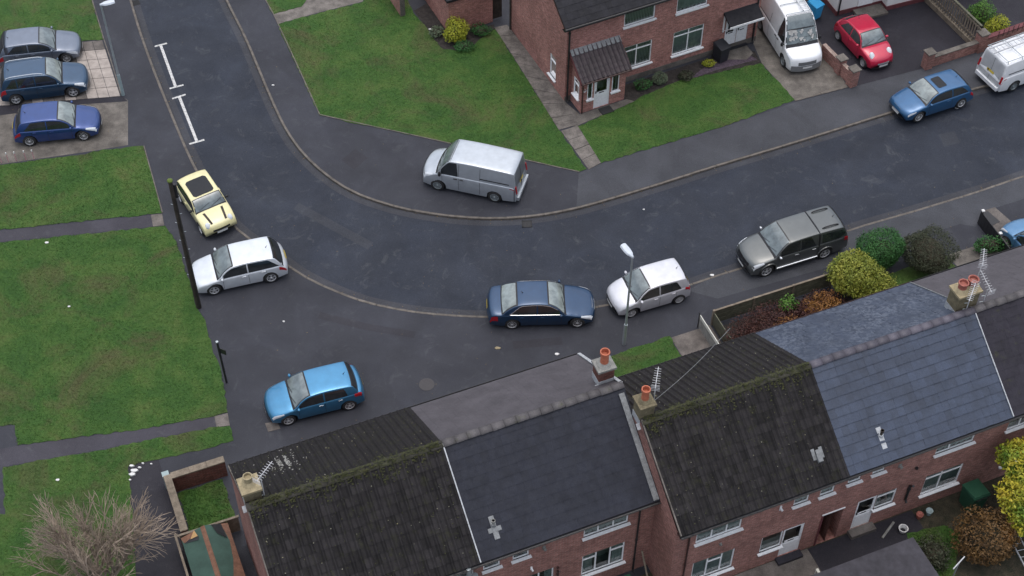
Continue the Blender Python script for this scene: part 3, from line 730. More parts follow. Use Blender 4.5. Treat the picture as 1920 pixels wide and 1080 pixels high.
hB2 = terrace('house with blue-grey slate roof and mauve ridge tiles, twin-pot chimney', 24.0, 31.25, 25.05, 31.85, 5.0, 7.35, M['t_slate'], M['t_slate_f'], M['r_slate'], 'slate', 'slate',
    [dict(hole=(0.0, .48, .02, 2.18, 2.6)), H(u0, 24.28, 24.85, 3.9, 4.62), H(u0, 25.35, 25.9, 3.95, 4.62), H(u0, 28.2, 29.95, 3.72, 4.62, mull=(.36,), fill='net'),
     H(u0, 25.12, 26.0, .22, 2.2, 'd'), H(u0, 26.0, 26.9, 1.15, 2.2, trans=[(0, .75)]), H(u0, 28.2, 29.95, .9, 2.25, mull=(.45,), fill='net', trans=[(0, .78), (1, .78)])],
    gut_f='darkbrown', group='near row of joined brick houses')
u0 = 31.25
hB3 = terrace('house at the right edge with plum-dark roof behind the yellow-green tree', 31.25, 38.4, 25.05, 31.85, 5.0, 7.35, M['t_far'], M['t_sheen'], M['r_grey'], 'flat', 'flat',
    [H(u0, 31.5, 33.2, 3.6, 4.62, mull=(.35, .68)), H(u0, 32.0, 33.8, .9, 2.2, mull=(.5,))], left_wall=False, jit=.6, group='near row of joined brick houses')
downpipe(hA2, 13.1-9.92, 0, 0, 2.3, 'darkbrown'); downpipe(hA2, 16.35-9.92, 0, 0, 4.95, 'black'); downpipe(hB1, 17.55-17, 0, 0, 4.95, 'darkbrown')
downpipe(hB2, 3.45, 0, 1.0, 2.3, 'black', .05)
b = MB(); b.box(22.78-17, 22.80-17, -.01, .0, 0, 0); 
# verge details
def strip3(par, name, pts, w, h, mat, along=X):
    mb = MB()
    for a, c in zip(pts, pts[1:]): mb.obox(Vector(a)-along*w/2, along*w, Vector(c)-Vector(a), Z*h)
    return mb.build(name, mat, par)
strip3(hA2, 'bonding_gutter', [(.0, -.3, 5.05), (.0, 3.35, 7.53)], .045, .035, M['leadw'])
strip3(hB2, 'bonding_gutter', [(7.22, -.3, 5.05), (7.22, 3.35, 7.37)], .04, .035, M['leadw'])
strip3(hB2, 'bonding_gutter', [(7.22, 7.1, 5.05), (7.22, 3.45, 7.37)], .04, .035, M['lead'])
strip3(hA1, 'verge_mortar', [(.02, -.3, 5.02), (.02, 3.4, 7.52), (.02, 7.1, 5.02)], .045, .05, M['conc'])
strip3(hA2, 'verge_flashing', [(7.08, 7.1, 5.03), (7.08, 3.45, 7.53)], .12, .05, M['leadw'])
strip3(hA2, 'lead_flashing', [(6.93, -.28, 5.06), (6.93, 1.6, 6.35), (6.93, 3.1, 7.38)], .22, .035, M['lead'])
strip3(hB1, 'verge_coping', [(.01, -.3, 5.02), (.01, 3.4, 7.38)], .05, .06, M['conc'])
# passage linings (red door jamb, dark walls)
for par, x0_, x1_ in ((hB1, 6.55, 7.0), (hB2, 0.0, .48)):
    mb = MB(); mb.add([(x0_, 2.6, 0), (x1_, 2.6, 0), (x1_, 2.6, 2.2), (x0_, 2.6, 2.2)], [(0, 1, 2, 3)]); mb.build('passage_end', M['room'], par)
mb = MB(); mb.box(6.50, 6.57, -.03, .06, 0, 2.2); mb.build('door_jamb', M['redtrim'], hB1)
mb = MB(); mb.box(6.50, 7.0, -.035, .0, 2.18, 2.23); mb.build('lintel', M['white'], hB1)
mb = MB(); mb.box(0.0, .52, -.035, .0, 2.18, 2.23); mb.build('lintel', M['white'], hB2)
mb = MB(); mb.box(21.85-17-.1, 22.85-17, -.32, -.001, 0, .15); mb.build('doorstep', M['drive'], hB1)
mb = MB(); mb.box(25.02-24, 26.15-24, -.35, -.001, 0, .2); mb.build('doorstep', M['slab_dirty'], hB2)
# small wall pieces: overflow pipes and lamps
def wallbit(par, x, z, w=.12, h=.22, d=.14, mat='white', name='wall_vent'):
    mb = MB(); mb.tube([(x, -.001, z), (x+.02, -d, z-.03)], w/2, 8); mb.box(x-w/2, x+w/2, -.03, -.001, z-h/2, z+h/2); mb.build(name, M[mat], par)
wallbit(hA2, 12.5-9.92, 4.05, mat='mortar'); wallbit(hA2, 12.02-9.92, 2.9, .08, .2); wallbit(hB1, 21.4-17, 3.95, .09, .28); wallbit(hB2, 26.6-24, 3.9, .14, .2, mat='mortar'); wallbit(hB1, 19.0-17, 2.9, .1, .12, .08, 'mortar')

# moss tufts and fallen flecks on the two old roofs, snow-white lichen specks, leaves
MOSS = M_leaf('roof_moss', [(.018, .022, .008), (.034, .038, .012), (.055, .055, .02)], 3)
FLECK = M_leaf('pale_flecks', [(.09, .09, .06), (.18, .18, .14), (.24, .21, .08)], 6)
def roofmoss(par, Lx, zr, seed, n=1500):
    r = random.Random(seed); mb, fb = MB(), MB(); D = 6.8
    def put(m_, x, d, s, w, up):
        y = D/2+s*d; z = zr-(zr-5)*d/(D/2+.25)+up; m_.add([(x-w, y-w*.7, z), (x+w*.9, y-w*.5, z+w*.3), (x+w*.6, y+w*.8, z), (x-w*.5, y+w*.6, z+w*.4)], [(0, 1, 2, 3)])
    for i in range(n):
        x = r.uniform(.1, Lx-.1); k = .5+.5*math.sin(x*2.1+seed)+.3*math.sin(x*5.3); d = abs(r.gauss(0, .13+.16*max(0, k))); put(mb, x, d, r.choice((-1, -1, 1)), r.uniform(.015, .05), .085+max(0, .10-d*.5))
    for i in range(900):
        x = r.uniform(.1, Lx-.1); put(mb, x, r.uniform(.2, 3.5), r.choice((-1, 1)), r.uniform(.01, .028), .085)
    for i in range(150):
        x = r.uniform(.1, Lx-.1); put(fb, x, r.uniform(.2, 3.5), r.choice((-1, 1)), r.uniform(.010, .028), .09)
    mb.build('moss', MOSS, par, kind='stuff'); fb.build('flecks', FLECK, par, kind='stuff')
roofmoss(hA1, 7.2, 7.5, 3); roofmoss(hB1, 7.0, 7.35, 8)
# ------------------------------------------------------------------ chimneys, pots, aerials, roof pipes
def chimney(par, deg, u, v, z0, z1, su, sv, mat, capmat, pots, lead=True, cap_h=.10, over=.06):
    """a stack as part of its house; local to the house root"""
    inv = par_matrix(par).inverted(); c = inv @ uv(deg, u, v)
    mb = MB(); mb.box(c.x-su/2, c.x+su/2, c.y-sv/2, c.y+sv/2, z0, z1-cap_h)
    st = mb.build('chimney', M[mat], par)
    cb = MB(); cb.box(c.x-su/2-over, c.x+su/2+over, c.y-sv/2-over, c.y+sv/2+over, z1-cap_h, z1); cb.build('cap', M[capmat], st)
    for dx, dy, h, r, pm in pots:
        fl = MB(); fl.lathe([(r*1.9, z1), (r*1.25, z1+.12), (r*.9, z1+.15)], 14, (c.x+dx, c.y+dy, 0)); fl.build('flaunching', M[capmat], st, True)
        pb = MB(); pb.lathe([(r*1.05, z1+.05), (r, z1+h*.55), (r*.95, z1+h*.8), (r*1.22, z1+h*.86), (r*1.2, z1+h), (r*.95, z1+h), (r*.9, z1+h*.7)], 18, (c.x+dx, c.y+dy, 0)); pb.add([Vector((c.x+dx, c.y+dy, z1+h*.72))+Vector((math.cos(t)*r*.9, math.sin(t)*r*.9, 0)) for t in [2*math.pi*k/18 for k in range(18)]], [tuple(range(18))])
        pb.build('chimney_pot', M[pm], st, False)
    if lead:
        lb = MB(); zz = z0+.15
        lb.obox((c.x-su/2-.14, c.y-sv/2-.16, z0+.02), (su+.28, 0, 0), (0, .2, .13), (0, 0, .03)); lb.box(c.x-su/2-.012, c.x+su/2+.012, c.y-sv/2-.012, c.y+sv/2+.012, z0, z0+.34)
        lb.build('lead_apron', M['leadw'], st)
    return st
def par_matrix(o):
    mt = Matrix.Rotation(o.rotation_euler.z, 4, 'Z'); mt.translation = o.location; return mt
# (1) buff end stack, (2) brick with tall red pot, (3) mossy rendered, (4) double stack
chimney(hA1, A1, 3.02, 30.75, 7.0, 7.95, .62, .62, 'mossmortar', 'buff', [(0.0, .05, .42, .14, 'buff')])
chimney(hA2, A1, 16.62, 30.95, 7.0, 7.98, .62, .55, 'brick3', 'mortar', [(0, 0, .72, .155, 'terra')])
chimney(hB1, A1, 17.28, 28.85, 6.9, 8.0, .55, .58, 'mossmortar', 'mossmortar', [(0, 0, .68, .14, 'terra')])
chimney(hB2, A1, 31.05, 29.0, 6.9, 8.12, .95, .62, 'mossmortar', 'buff', [(-.22, .0, .42, .17, 'terra2'), (.24, .02, .42, .18, 'terra2')])
def aerial(label, base, h, az, boom=.9, n=9, tilt=0, group=None, el=.15, drop=0):
    root = thing('tv_aerial', label, 'aerial', base, 0)
    mb = MB(); mb.tube([(0, 0, 0), (0, 0, h)], .018, 6); mb.build('mast', M['alup'], root)
    d = Vector((math.cos(R(az)), math.sin(R(az)), tilt)).normalized(); s = Vector((-d.y, d.x, 0)).normalized()
    top = Vector((0, 0, h-.06)); bm = MB(); bm.tube([top-d*boom*.25, top+d*boom*.75], .014, 6); bm.build('boom', M['alup'], root)
    eb = MB()
    for i in range(n):
        c = top-d*boom*.22+d*boom*i/n; l = el*(1-.25*i/n); eb.tube([c-s*l, c+s*l], .008, 5)
    c = top-d*boom*.25; 
    for q in (-.12, -.04, .04, .12): eb.tube([c-s*el*1.1+Z*q, c+s*el*1.1+Z*q], .008, 4)
    eb.build('element_rods', M['alup'], root)
    br = MB(); br.tube([(0, 0, .05), (-.16, -.02, .05)], .015, 5); br.tube([(0, 0, .4), (-.16, -.02, .4)], .015, 5); br.build('bracket', M['galv'], root)
    return root
aerial('rod aerial beside the buff pot at the left end of the near roofs', uv(A1, 3.42, 30.5, 7.35), 1.25, 62, .95, 9, group='a')
aerial('rod aerial beside the mossy rendered chimney between the two rows', uv(A1, 17.72, 28.95, 7.25), 1.5, 80, 1.0, 9)
aerial('rod aerial hanging in front of the twin-pot chimney', uv(A1, 31.0, 28.6, 7.3), 1.35, 245, 1.0, 10)
aerial('taller rod aerial standing right of the twin-pot chimney', uv(A1, 31.75, 29.3, 7.2), 1.9, 75, .95, 10)
aerial('low slanting rod aerial right of the twin-pot chimney', uv(A1, 31.85, 28.7, 7.25), 1.0, 110, 1.0, 9, .3)
# soil pipes through the roofs
def roofpipe(par, x, y, h, mat, cross=True, zt=0, name='soil_pipe', apron='lead'):
    D = 6.8; zz = 5+(zt-5)*(y+.25)/(D/2+.25); 
    mb = MB(); mb.tube([(x, y, zz-.05), (x, y, zz+h)], .055, 10); mb.tube([(x, y, zz+h-.06), (x, y, zz+h)], .075, 10); o = mb.build(name, M[mat], par)
    lb = MB(); sl = (zt-5)/(D/2+.25)
    lb.obox((x-.10, y-.42, zz-.42*sl+.05), (.2, 0, 0), (0, .7, .7*sl), (0, 0, .02))
    if cross: lb.obox((x-.25, y-.20, zz-.20*sl+.055), (.5, 0, 0), (0, .14, .14*sl), (0, 0, .022))
    lb.tube([(x, y, zz), (x, y, zz+.16)], .09, 10); lb.build('lead_slate', M[apron], o)
roofpipe(hA2, 10.62-9.92+.15, .62, .38, 'mortar', True, 7.5)
roofpipe(hB2, 25.72-24, .55, .42, 'wooddark', False, 7.35, apron='leadw')
mb = MB()
for dx in (-.16, 0, .16): mb.obox((6.05+dx-.07, .42+abs(dx)*.5, 5.55), (.14, 0, 0), (0, .34, .24), (0, 0, .05))
mb.obox((5.95, .38, 5.50), (.2, 0, 0), (0, .25, .17), (0, -.03, .12)); mb.build('vent_slate', M['lead'], hB1)
# telephone wire run from the mossy chimney down over the front roof
mb = MB(); a = Vector((.7, 3.9, 7.6)); c = Vector((6.1, 7.6, 5.2))
mb.tube([a+(c-a)*t-Z*.25*math.sin(math.pi*t) for t in [k/10 for k in range(11)]], .012, 4); mb.build('cable', M['lead'], hB1)
# satellite dish bracket on the end house
mb = MB(); mb.tube([(6.75, -.32, 4.35), (6.75, -.32, 4.95)], .08, 10); mb.tube([(6.98, -.3, 3.95), (6.98, -.3, 4.35)], .12, 10); mb.build('soil_stack', M['galv'], hA1)
# lichen blotch on the front tiles: a cluster of pale lichen flakes
mb = MB()
for i in range(260):
    s_ = abs(rnd.gauss(0, 1)); an = rnd.uniform(0, 6.28); x = 4.75-2.7+s_*.36*math.cos(an)-.1; y = 5.9+s_*.45*math.sin(an)
    z = 5+(7.5-5)*(7.05-y)/(3.65)+.088; w = rnd.uniform(.012, .036)
    mb.add([(x-w, y-w, z), (x+w, y-w*.6, z), (x+w*.8, y+w, z-w*.68), (x-w*.7, y+w*.8, z-w*.6)], [(0, 1, 2, 3)])
mb.build('lichen', M['mortar'], hA1, kind='stuff')

# ------------------------------------------------------------------ upper semi-detached brick houses
U0, V0 = 27.67, 51.31
def semi(label, u0, u1, left, right, holes, tm):
    root = thing('semi_detached_house', label, 'house', uv(A2, u0, V0), A2, 'pair of joined brick houses above the bend')
    Lx = u1-u0; D = 6.4; ze, zr = 5.0, 7.4; mb = MB()
    wall(mb, Vector((0, 0, 0)), X, -Y, Lx, ze-.02, [h['hole'] for h in holes]); wall(mb, Vector((0, D, 0)), X, Y, Lx, ze-.02, [])
    sh = [(1.05, 1.75, .55, 1.95)] if left else []
    for f, x, s in ((left, 0, -1), (right, Lx, 1)):
        if f:
            wall(mb, Vector((x, 0, 0)), Y, Vector((s, 0, 0)), D, ze-.02, sh if s < 0 else [])
            q = [Vector((x, 0, ze-.02)), Vector((x, D, ze-.02)), Vector((x, D/2, zr-.08))]; mb.add(q if s > 0 else q[::-1], [(0, 1, 2)])
    mb.build('wall', M['brick2'], root)
    pb = MB(); pb.box(0, Lx, -.03, -.001, 0, .32); pb.build('plinth', M['conc'], root)
    rb = MB(); x0, x1 = (-.28 if left else 0), (Lx+.28 if right else Lx)
    prof = [Vector((x0, -.25, ze-.01)), Vector((x0, D/2, zr-.02)), Vector((x0, D+.25, ze-.01)), Vector((x0, D+.25, ze-.1)), Vector((x0, D/2, zr-.14)), Vector((x0, -.25, ze-.1))]
    rb.add(prof+[p+X*(x1-x0) for p in prof], [(0, 6, 7, 1), (1, 7, 8, 2), (5, 4, 10, 11), (4, 3, 9, 10), (0, 5, 11, 6), (2, 8, 9, 3), (0, 1, 4, 5), (1, 2, 3, 4), (6, 11, 10, 7), (7, 10, 9, 8)])
    roof = rb.build('roof', M['darkbrown'], root)
    slope(roof, x0, x1, -.3, ze, D/2, zr, 'flat', tm, True, jit=.8, ny=12); slope(roof, x0, x1, D+.3, ze, D/2, zr, 'flat', tm, False, ny=12); ridge(roof, x0, x1, D/2, zr+.02, M['r_grey'])
    gb = MB(); gb.tube([(x0, -.33, ze-.07), (x1, -.33, ze-.07)], .065, 8); gb.build('gutter', M['black'], root)
    fb = MB(); fb.box(x0, x1, -.27, -.245, ze-.24, ze-.03); fb.box(x0, x1, -.245, -.001, ze-.24, ze-.21); fb.build('fascia', M['black'], root)
    for h in holes:
        if h['k'] == 'w': window(root, Vector((0, 0, 0)), X, -Y, *h['hole'][:4], **h['kw'])
        else: door(root, Vector((0, 0, 0)), X, -Y, *h['hole'][:4], **h['kw'])
    return root
hU1 = semi('brick house with tiled porch and white vertical blinds in the windows', 27.67, 33.5, True, False,
    [H(U0, 30.85, 32.6, 3.72, 4.66, fill='blind'), H(U0, 30.85, 32.6, .88, 2.34, mull=(.5,), trans=[(0, .76), (1, .76)], fill='blind')], M['t_up'])
window(hU1, Vector((0, 0, 0)), Y, -X, 1.05, 1.75, .55, 1.95, trans=[(0, .7)], fill='net')
hU2 = semi('brick house with flat door canopy, white double door and net curtains', 33.5, 39.0, False, True,
    [H(33.5, 33.85, 35.65, 3.55, 4.66, fill='net'), H(33.5, 33.85, 35.65, .78, 2.3, mull=(.5,), trans=[(0, .78), (1, .78)], fill='net'),
     H(33.5, 37.0, 37.72, .12, 2.1, 'd', glass=(.25, .75, .5, .9)), H(33.5, 37.72, 38.4, .12, 2.1, 'd', glass=(.25, .8, .55, .9))], M['t_up'])
downpipe(hU1, .12, 0, 0, 4.9, 'black', .045); downpipe(hU2, 5.28, 0, 0, 4.9, 'black', .045)
mb = MB(); mb.tube([(-.06, 6.3, 0), (-.06, 6.3, 4.9)], .05, 8); mb.build('downpipe', M['wooddark'], hU1)
mb = MB(); mb.box(-.03, -.001, 5.0, 5.14, 3.9, 4.12); mb.build('wall_plate', M['white'], hU1)
mb = MB(); mb.box(37.9-33.5, 38.45-33.5, -.02, -.001, 0, 0.0)
# porch of the left house
pr = MB(); pw, pd = 2.5, 1.15; px0 = .33
pholes = [(.33, .62, .8, 1.98), (.72, 1.62, .02, 2.02), (1.72, 2.12, .8, 1.98)]
wall(pr, Vector((px0, -pd, 0)), X, -Y, pw, 2.12, pholes, .06); wall(pr, Vector((px0, -pd, 0)), Y, -X, pd, 2.12, [(.25, .8, .75, 1.85)], .06); wall(pr, Vector((px0+pw, -pd, 0)), Y, X, pd, 2.12, [])
zp0, zp1 = 2.2, 3.2
for x, s in ((px0, -1), (px0+pw, 1)):
    q = [Vector((x, -pd, 2.12)), Vector((x, 0, 2.12)), Vector((x, 0, zp1-.12))]; pr.add(q if s > 0 else q[::-1], [(0, 1, 2)])
porch = pr.build('porch', M['brick2'], hU1)
oP = Vector((px0, -pd, 0))
w1 = window(hU1, oP, X, -Y, .33, .62, .8, 1.98, fill='room', depth=.05, fr=.04); w2 = window(hU1, oP, X, -Y, 1.72, 2.12, .8, 1.98, fill='room', depth=.05, fr=.04); w3 = window(hU1, oP, Y, -X, .25, .8, .75, 1.85, trans=[(0, .72)], fill='room', depth=.05, fr=.045)
door(hU1, oP, X, -Y, .72, 1.62, .02, 2.02, glass=(.18, .82, .5, .93))
prf = MB(); x0, x1 = px0-.14, px0+pw+.14; e = -pd-.25
prf.add([(x0, e, zp0-.02), (x1, e, zp0-.02), (x1, 0, zp1-.02), (x0, 0, zp1-.02), (x0, e, zp0-.12), (x1, e, zp0-.12), (x1, 0, zp1-.14), (x0, 0, zp1-.14)], [(0, 1, 2, 3), (4, 7, 6, 5), (0, 4, 5, 1), (0, 3, 7, 4), (1, 5, 6, 2)])
proof = prf.build('porch_roof', M['darkbrown'], hU1)
slope(proof, x0, x1, e-.02, zp0, 0.0, zp1, 'roll', M['t_porch'], True, nx=11, ny=6)
mb = MB(); mb.obox((x0, -.26, zp1-.12), (x1-x0, 0, 0), (0, .26, .185), (0, 0, .03)); mb.build('lead_flashing', M['lead'], proof)
for x in (x0-.03, x1): 
    mb = MB(); mb.obox((x, e, zp0-.14), (.03, 0, 0), (0, -e, zp1-zp0), (0, 0, .14)); mb.build('barge_board', M['redtrim'], proof)
mb = MB(); mb.tube([(x0, e-.06, zp0-.04), (x1, e-.06, zp0-.04)], .05, 8); mb.tube([(px0+.06, e+.05, zp0-.05), (px0+.06, -pd-.05, zp0-.2), (px0+.06, -pd-.05, 0)], .032, 8); mb.build('porch_gutter', M['darkbrown'], hU1)
mb = MB(); mb.lathe([(.09, 0), (.09, .03), (.0, .035)], 14, (0, 0, 0), 'y'); o = mb.build('house_number_plate', M['paper'], porch); o.location = (px0+.18, -pd-.032, 1.45)
mb = MB(); mb.prism([(px0+.95, -pd-.62), (px0+1.6, -pd-.62), (px0+1.6, -pd-.12), (px0+.95, -pd-.12)], .03, .055); dm = mb.build('door_mat', M['rubber']); dm.matrix_world = par_matrix(hU1); tag(dm, 'black door mat on the ground before the white porch door', 'door mat')
# canopy of the right house
cx0, cx1 = 36.75-33.5, 38.75-33.5
mb = MB(); mb.add([(cx0, -.75, 2.22), (cx1, -.75, 2.22), (cx1, 0, 2.62), (cx0, 0, 2.62), (cx0, -.75, 2.14), (cx1, -.75, 2.14), (cx1, 0, 2.5), (cx0, 0, 2.5)], [(0, 1, 2, 3), (4, 7, 6, 5), (0, 3, 7, 4), (1, 5, 6, 2), (0, 4, 5, 1)])
cp = mb.build('door_canopy', M['t_up'], hU2)
mb = MB(); mb.box(cx0-.02, cx1+.02, -.79, -.752, 2.08, 2.2); mb.build('canopy_fascia', M['white'], cp)
for x in (cx0+.05, cx1-.12): 
    mb = MB(); mb.obox((x, -.7, 2.02), (.07, 0, 0), (0, .06, 0), (0, .66, -.62)); mb.box(x, x+.07, -.06, -.001, 1.35, 2.4); mb.build('canopy_bracket', M['white'], cp)
mb = MB(); mb.box(36.98-33.5, 38.42-33.5, -.16, -.035, 0, .11); mb.build('doorstep', M['blackbin'], hU2)
mb = MB(); mb.lathe([(.08, 0), (.08, .03), (.0, .035)], 14, (0, 0, 0), 'y'); o = mb.build('house_number_plate', M['paper'], hU2); o.location = (38.75-33.5, -.032, 1.6)
# ------------------------------------------------------------------ brick outbuilding and garden walls at the top
ob = thing('outbuilding', 'low brick outbuilding with a dark flat roof behind the yellow shrub', 'outbuilding', uv(A2, 24.49, 58.6), A2)
mb = MB(); wall(mb, Vector((0, 0, 0)), X, -Y, 2.55, 2.2, []); wall(mb, Vector((0, 0, 0)), Y, -X, 3.6, 2.2, []); wall(mb, Vector((2.55, 0, 0)), Y, X, 3.6, 2.2, []); wall(mb, Vector((0, 3.6, 0)), X, Y, 2.55, 2.2, []); mb.build('wall', M['brick2'], ob)
mb = MB(); mb.box(-.12, 2.67, -.12, 3.72, 2.2, 2.34); mb.build('roof', M['t_up'], ob)
gw = thing('garden_wall', 'short brick wall with a pale end, left of the low brick outbuilding', 'wall', uv(A2, 22.75, 61.1), A2)
mb = MB(); mb.box(0, .24, 0, 3, 0, 1.8); mb.build('wall', M['brick'], gw); mb = MB(); mb.box(.24, 1.72, 2.3, 2.52, 0, 1.8); mb.build('wall', M['brick'], gw); mb = MB(); mb.box(-.02, .26, -.03, -.001, 0, 1.8); mb.build('end_post', M['conc'], gw)
gt = thing('side_gate', 'dark wooden gate between the outbuilding and the brick house', 'gate', uv(A2, 27.06, 58.75), A2)
for i in range(4):
    mb = MB(); mb.box(.02+i*.145, .02+i*.145+.138, 0, .025, .05, 1.75+.0*i); mb.build('board', M['wooddark'], gt)
mb = MB(); mb.box(.0, .6, .026, .06, .35, .45); mb.box(0, .6, .026, .06, 1.35, 1.45); mb.build('rail', M['wooddark'], gt)
# ------------------------------------------------------------------ white rendered house top right
hw = thing('rendered_house', 'white rendered house with dark red plinth behind the red car', 'house', P(1567, 29), 21)
fx = [(0, 0), (2.75, 0), (2.75, -.55), (9, -.55), (9, 6), (0, 6)]
def wallpath(name, pts, z0, z1, mat, off=0):
    mb = MB()
    for i in range(len(pts)):
        a, b_ = Vector(pts[i]), Vector(pts[(i+1) % len(pts)]); t = (b_-a).normalized(); n = Vector((t.y, -t.x))
        a2, b2 = a+n*off-t*off, b_+n*off+t*off
        mb.add([(a2.x, a2.y, z0), (b2.x, b2.y, z0), (b2.x, b2.y, z1), (a2.x, a2.y, z1)], [(0, 1, 2, 3)])
        if off: mb.add([(a.x, a.y, z1), (a2.x, a2.y, z1), (b2.x, b2.y, z1), (b_.x, b_.y, z1)], [(0, 1, 2, 3)])
    return mb.build(name, M[mat], hw)
wallpath('wall', fx, 0, 5, 'render'); wallpath('plinth', fx, 0, .28, 'redtrim', .04)
mb = MB(); mb.box(1.25, 2.15, -.05, -.001, .3, 2.3); mb.build('door', M['white'], hw)
mb = MB(); mb.box(1.0, 2.7, -.9, -.045, 0, .14); mb.build('doorstep', M['conc'], hw)
mb = MB(); mb.tube([(.08, -.07, .1), (.08, -.07, 5)], .045, 8); mb.build('downpipe', M['black'], hw)
mb = MB(); mb.box(-.3, 9.3, -.9, 6.3, 5, 5.15); mb.build('roof', M['t_up'], hw)

# ------------------------------------------------------------------ vehicles
def interp(pts, s):
    if s <= pts[0][0]: return pts[0][1]
    for i, ((a, x), (b, y)) in enumerate(zip(pts, pts[1:])):
        if s <= b:
            # monotone cubic
            def sl(j):
                if j <= 0 or j >= len(pts)-1: return 0
                d0 = (pts[j][1]-pts[j-1][1])/(pts[j][0]-pts[j-1][0]); d1 = (pts[j+1][1]-pts[j][1])/(pts[j+1][0]-pts[j][0])
                return 0 if d0*d1 <= 0 else 2*d0*d1/(d0+d1)
            h = b-a; t = (s-a)/h; m0, m1 = sl(i)*h, sl(i+1)*h
            return (2*t**3-3*t**2+1)*x+(t**3-2*t**2+t)*m0+(-2*t**3+3*t**2)*y+(t**3-t**2)*m1
    return pts[-1][1]
rim_cache = {}
def wheel(par, x, y, r, side, style, rimmat='rim', w=.2):
    wo_ = MB(); s = side
    prof = [(r*.62, -.10), (r*.9, -.10), (r, -.07), (r, .07), (r*.9, .10), (r*.68, .10)]
    wo_.lathe([(q, h*w/.2) for q, h in prof], 22, (0, 0, 0), 'y'); wo_.add([Vector((math.cos(2*math.pi*k/22)*r*.66, s*.06, math.sin(2*math.pi*k/22)*r*.66)) for k in range(22)], [tuple(range(22))])
    o = wo_.build('wheel', M['rubber'], par, True); o.location = (x, y, r)
    rb = MB(); R0 = r*.66; yo = s*.085
    rb.lathe([(R0, yo-.02), (R0, yo+s*.012), (R0*.90, yo+s*.012), (R0*.86, yo-.02*s)], 22, (0, 0, 0), 'y')
    n = {'five': 5, 'multi': 10, 'cover': 7, 'steel': 6, 'four': 6}[style]
    hw_ = {'five': .24, 'multi': .085, 'cover': .30, 'steel': .34, 'four': .2}[style]
    for k in range(n):
        a = 2*math.pi*k/n+.3; c, sn = math.cos(a), math.sin(a)
        def q(rr, t): return Vector((c*rr-sn*t, yo, sn*rr+c*t))
        h0 = R0*hw_*.75; h1 = R0*hw_
        rb.add([q(0.05*R0, -h0), q(.9*R0, -h1), q(.9*R0, h1), q(.05*R0, h0)], [(0, 1, 2, 3), (3, 2, 1, 0)])
    rb.lathe([(R0*.24, yo+s*.002), (R0*.18, yo+s*.016), (0.001, yo+s*.018)], 12, (0, 0, 0), 'y')
    rb.build('rim', M[rimmat], o)
    return o
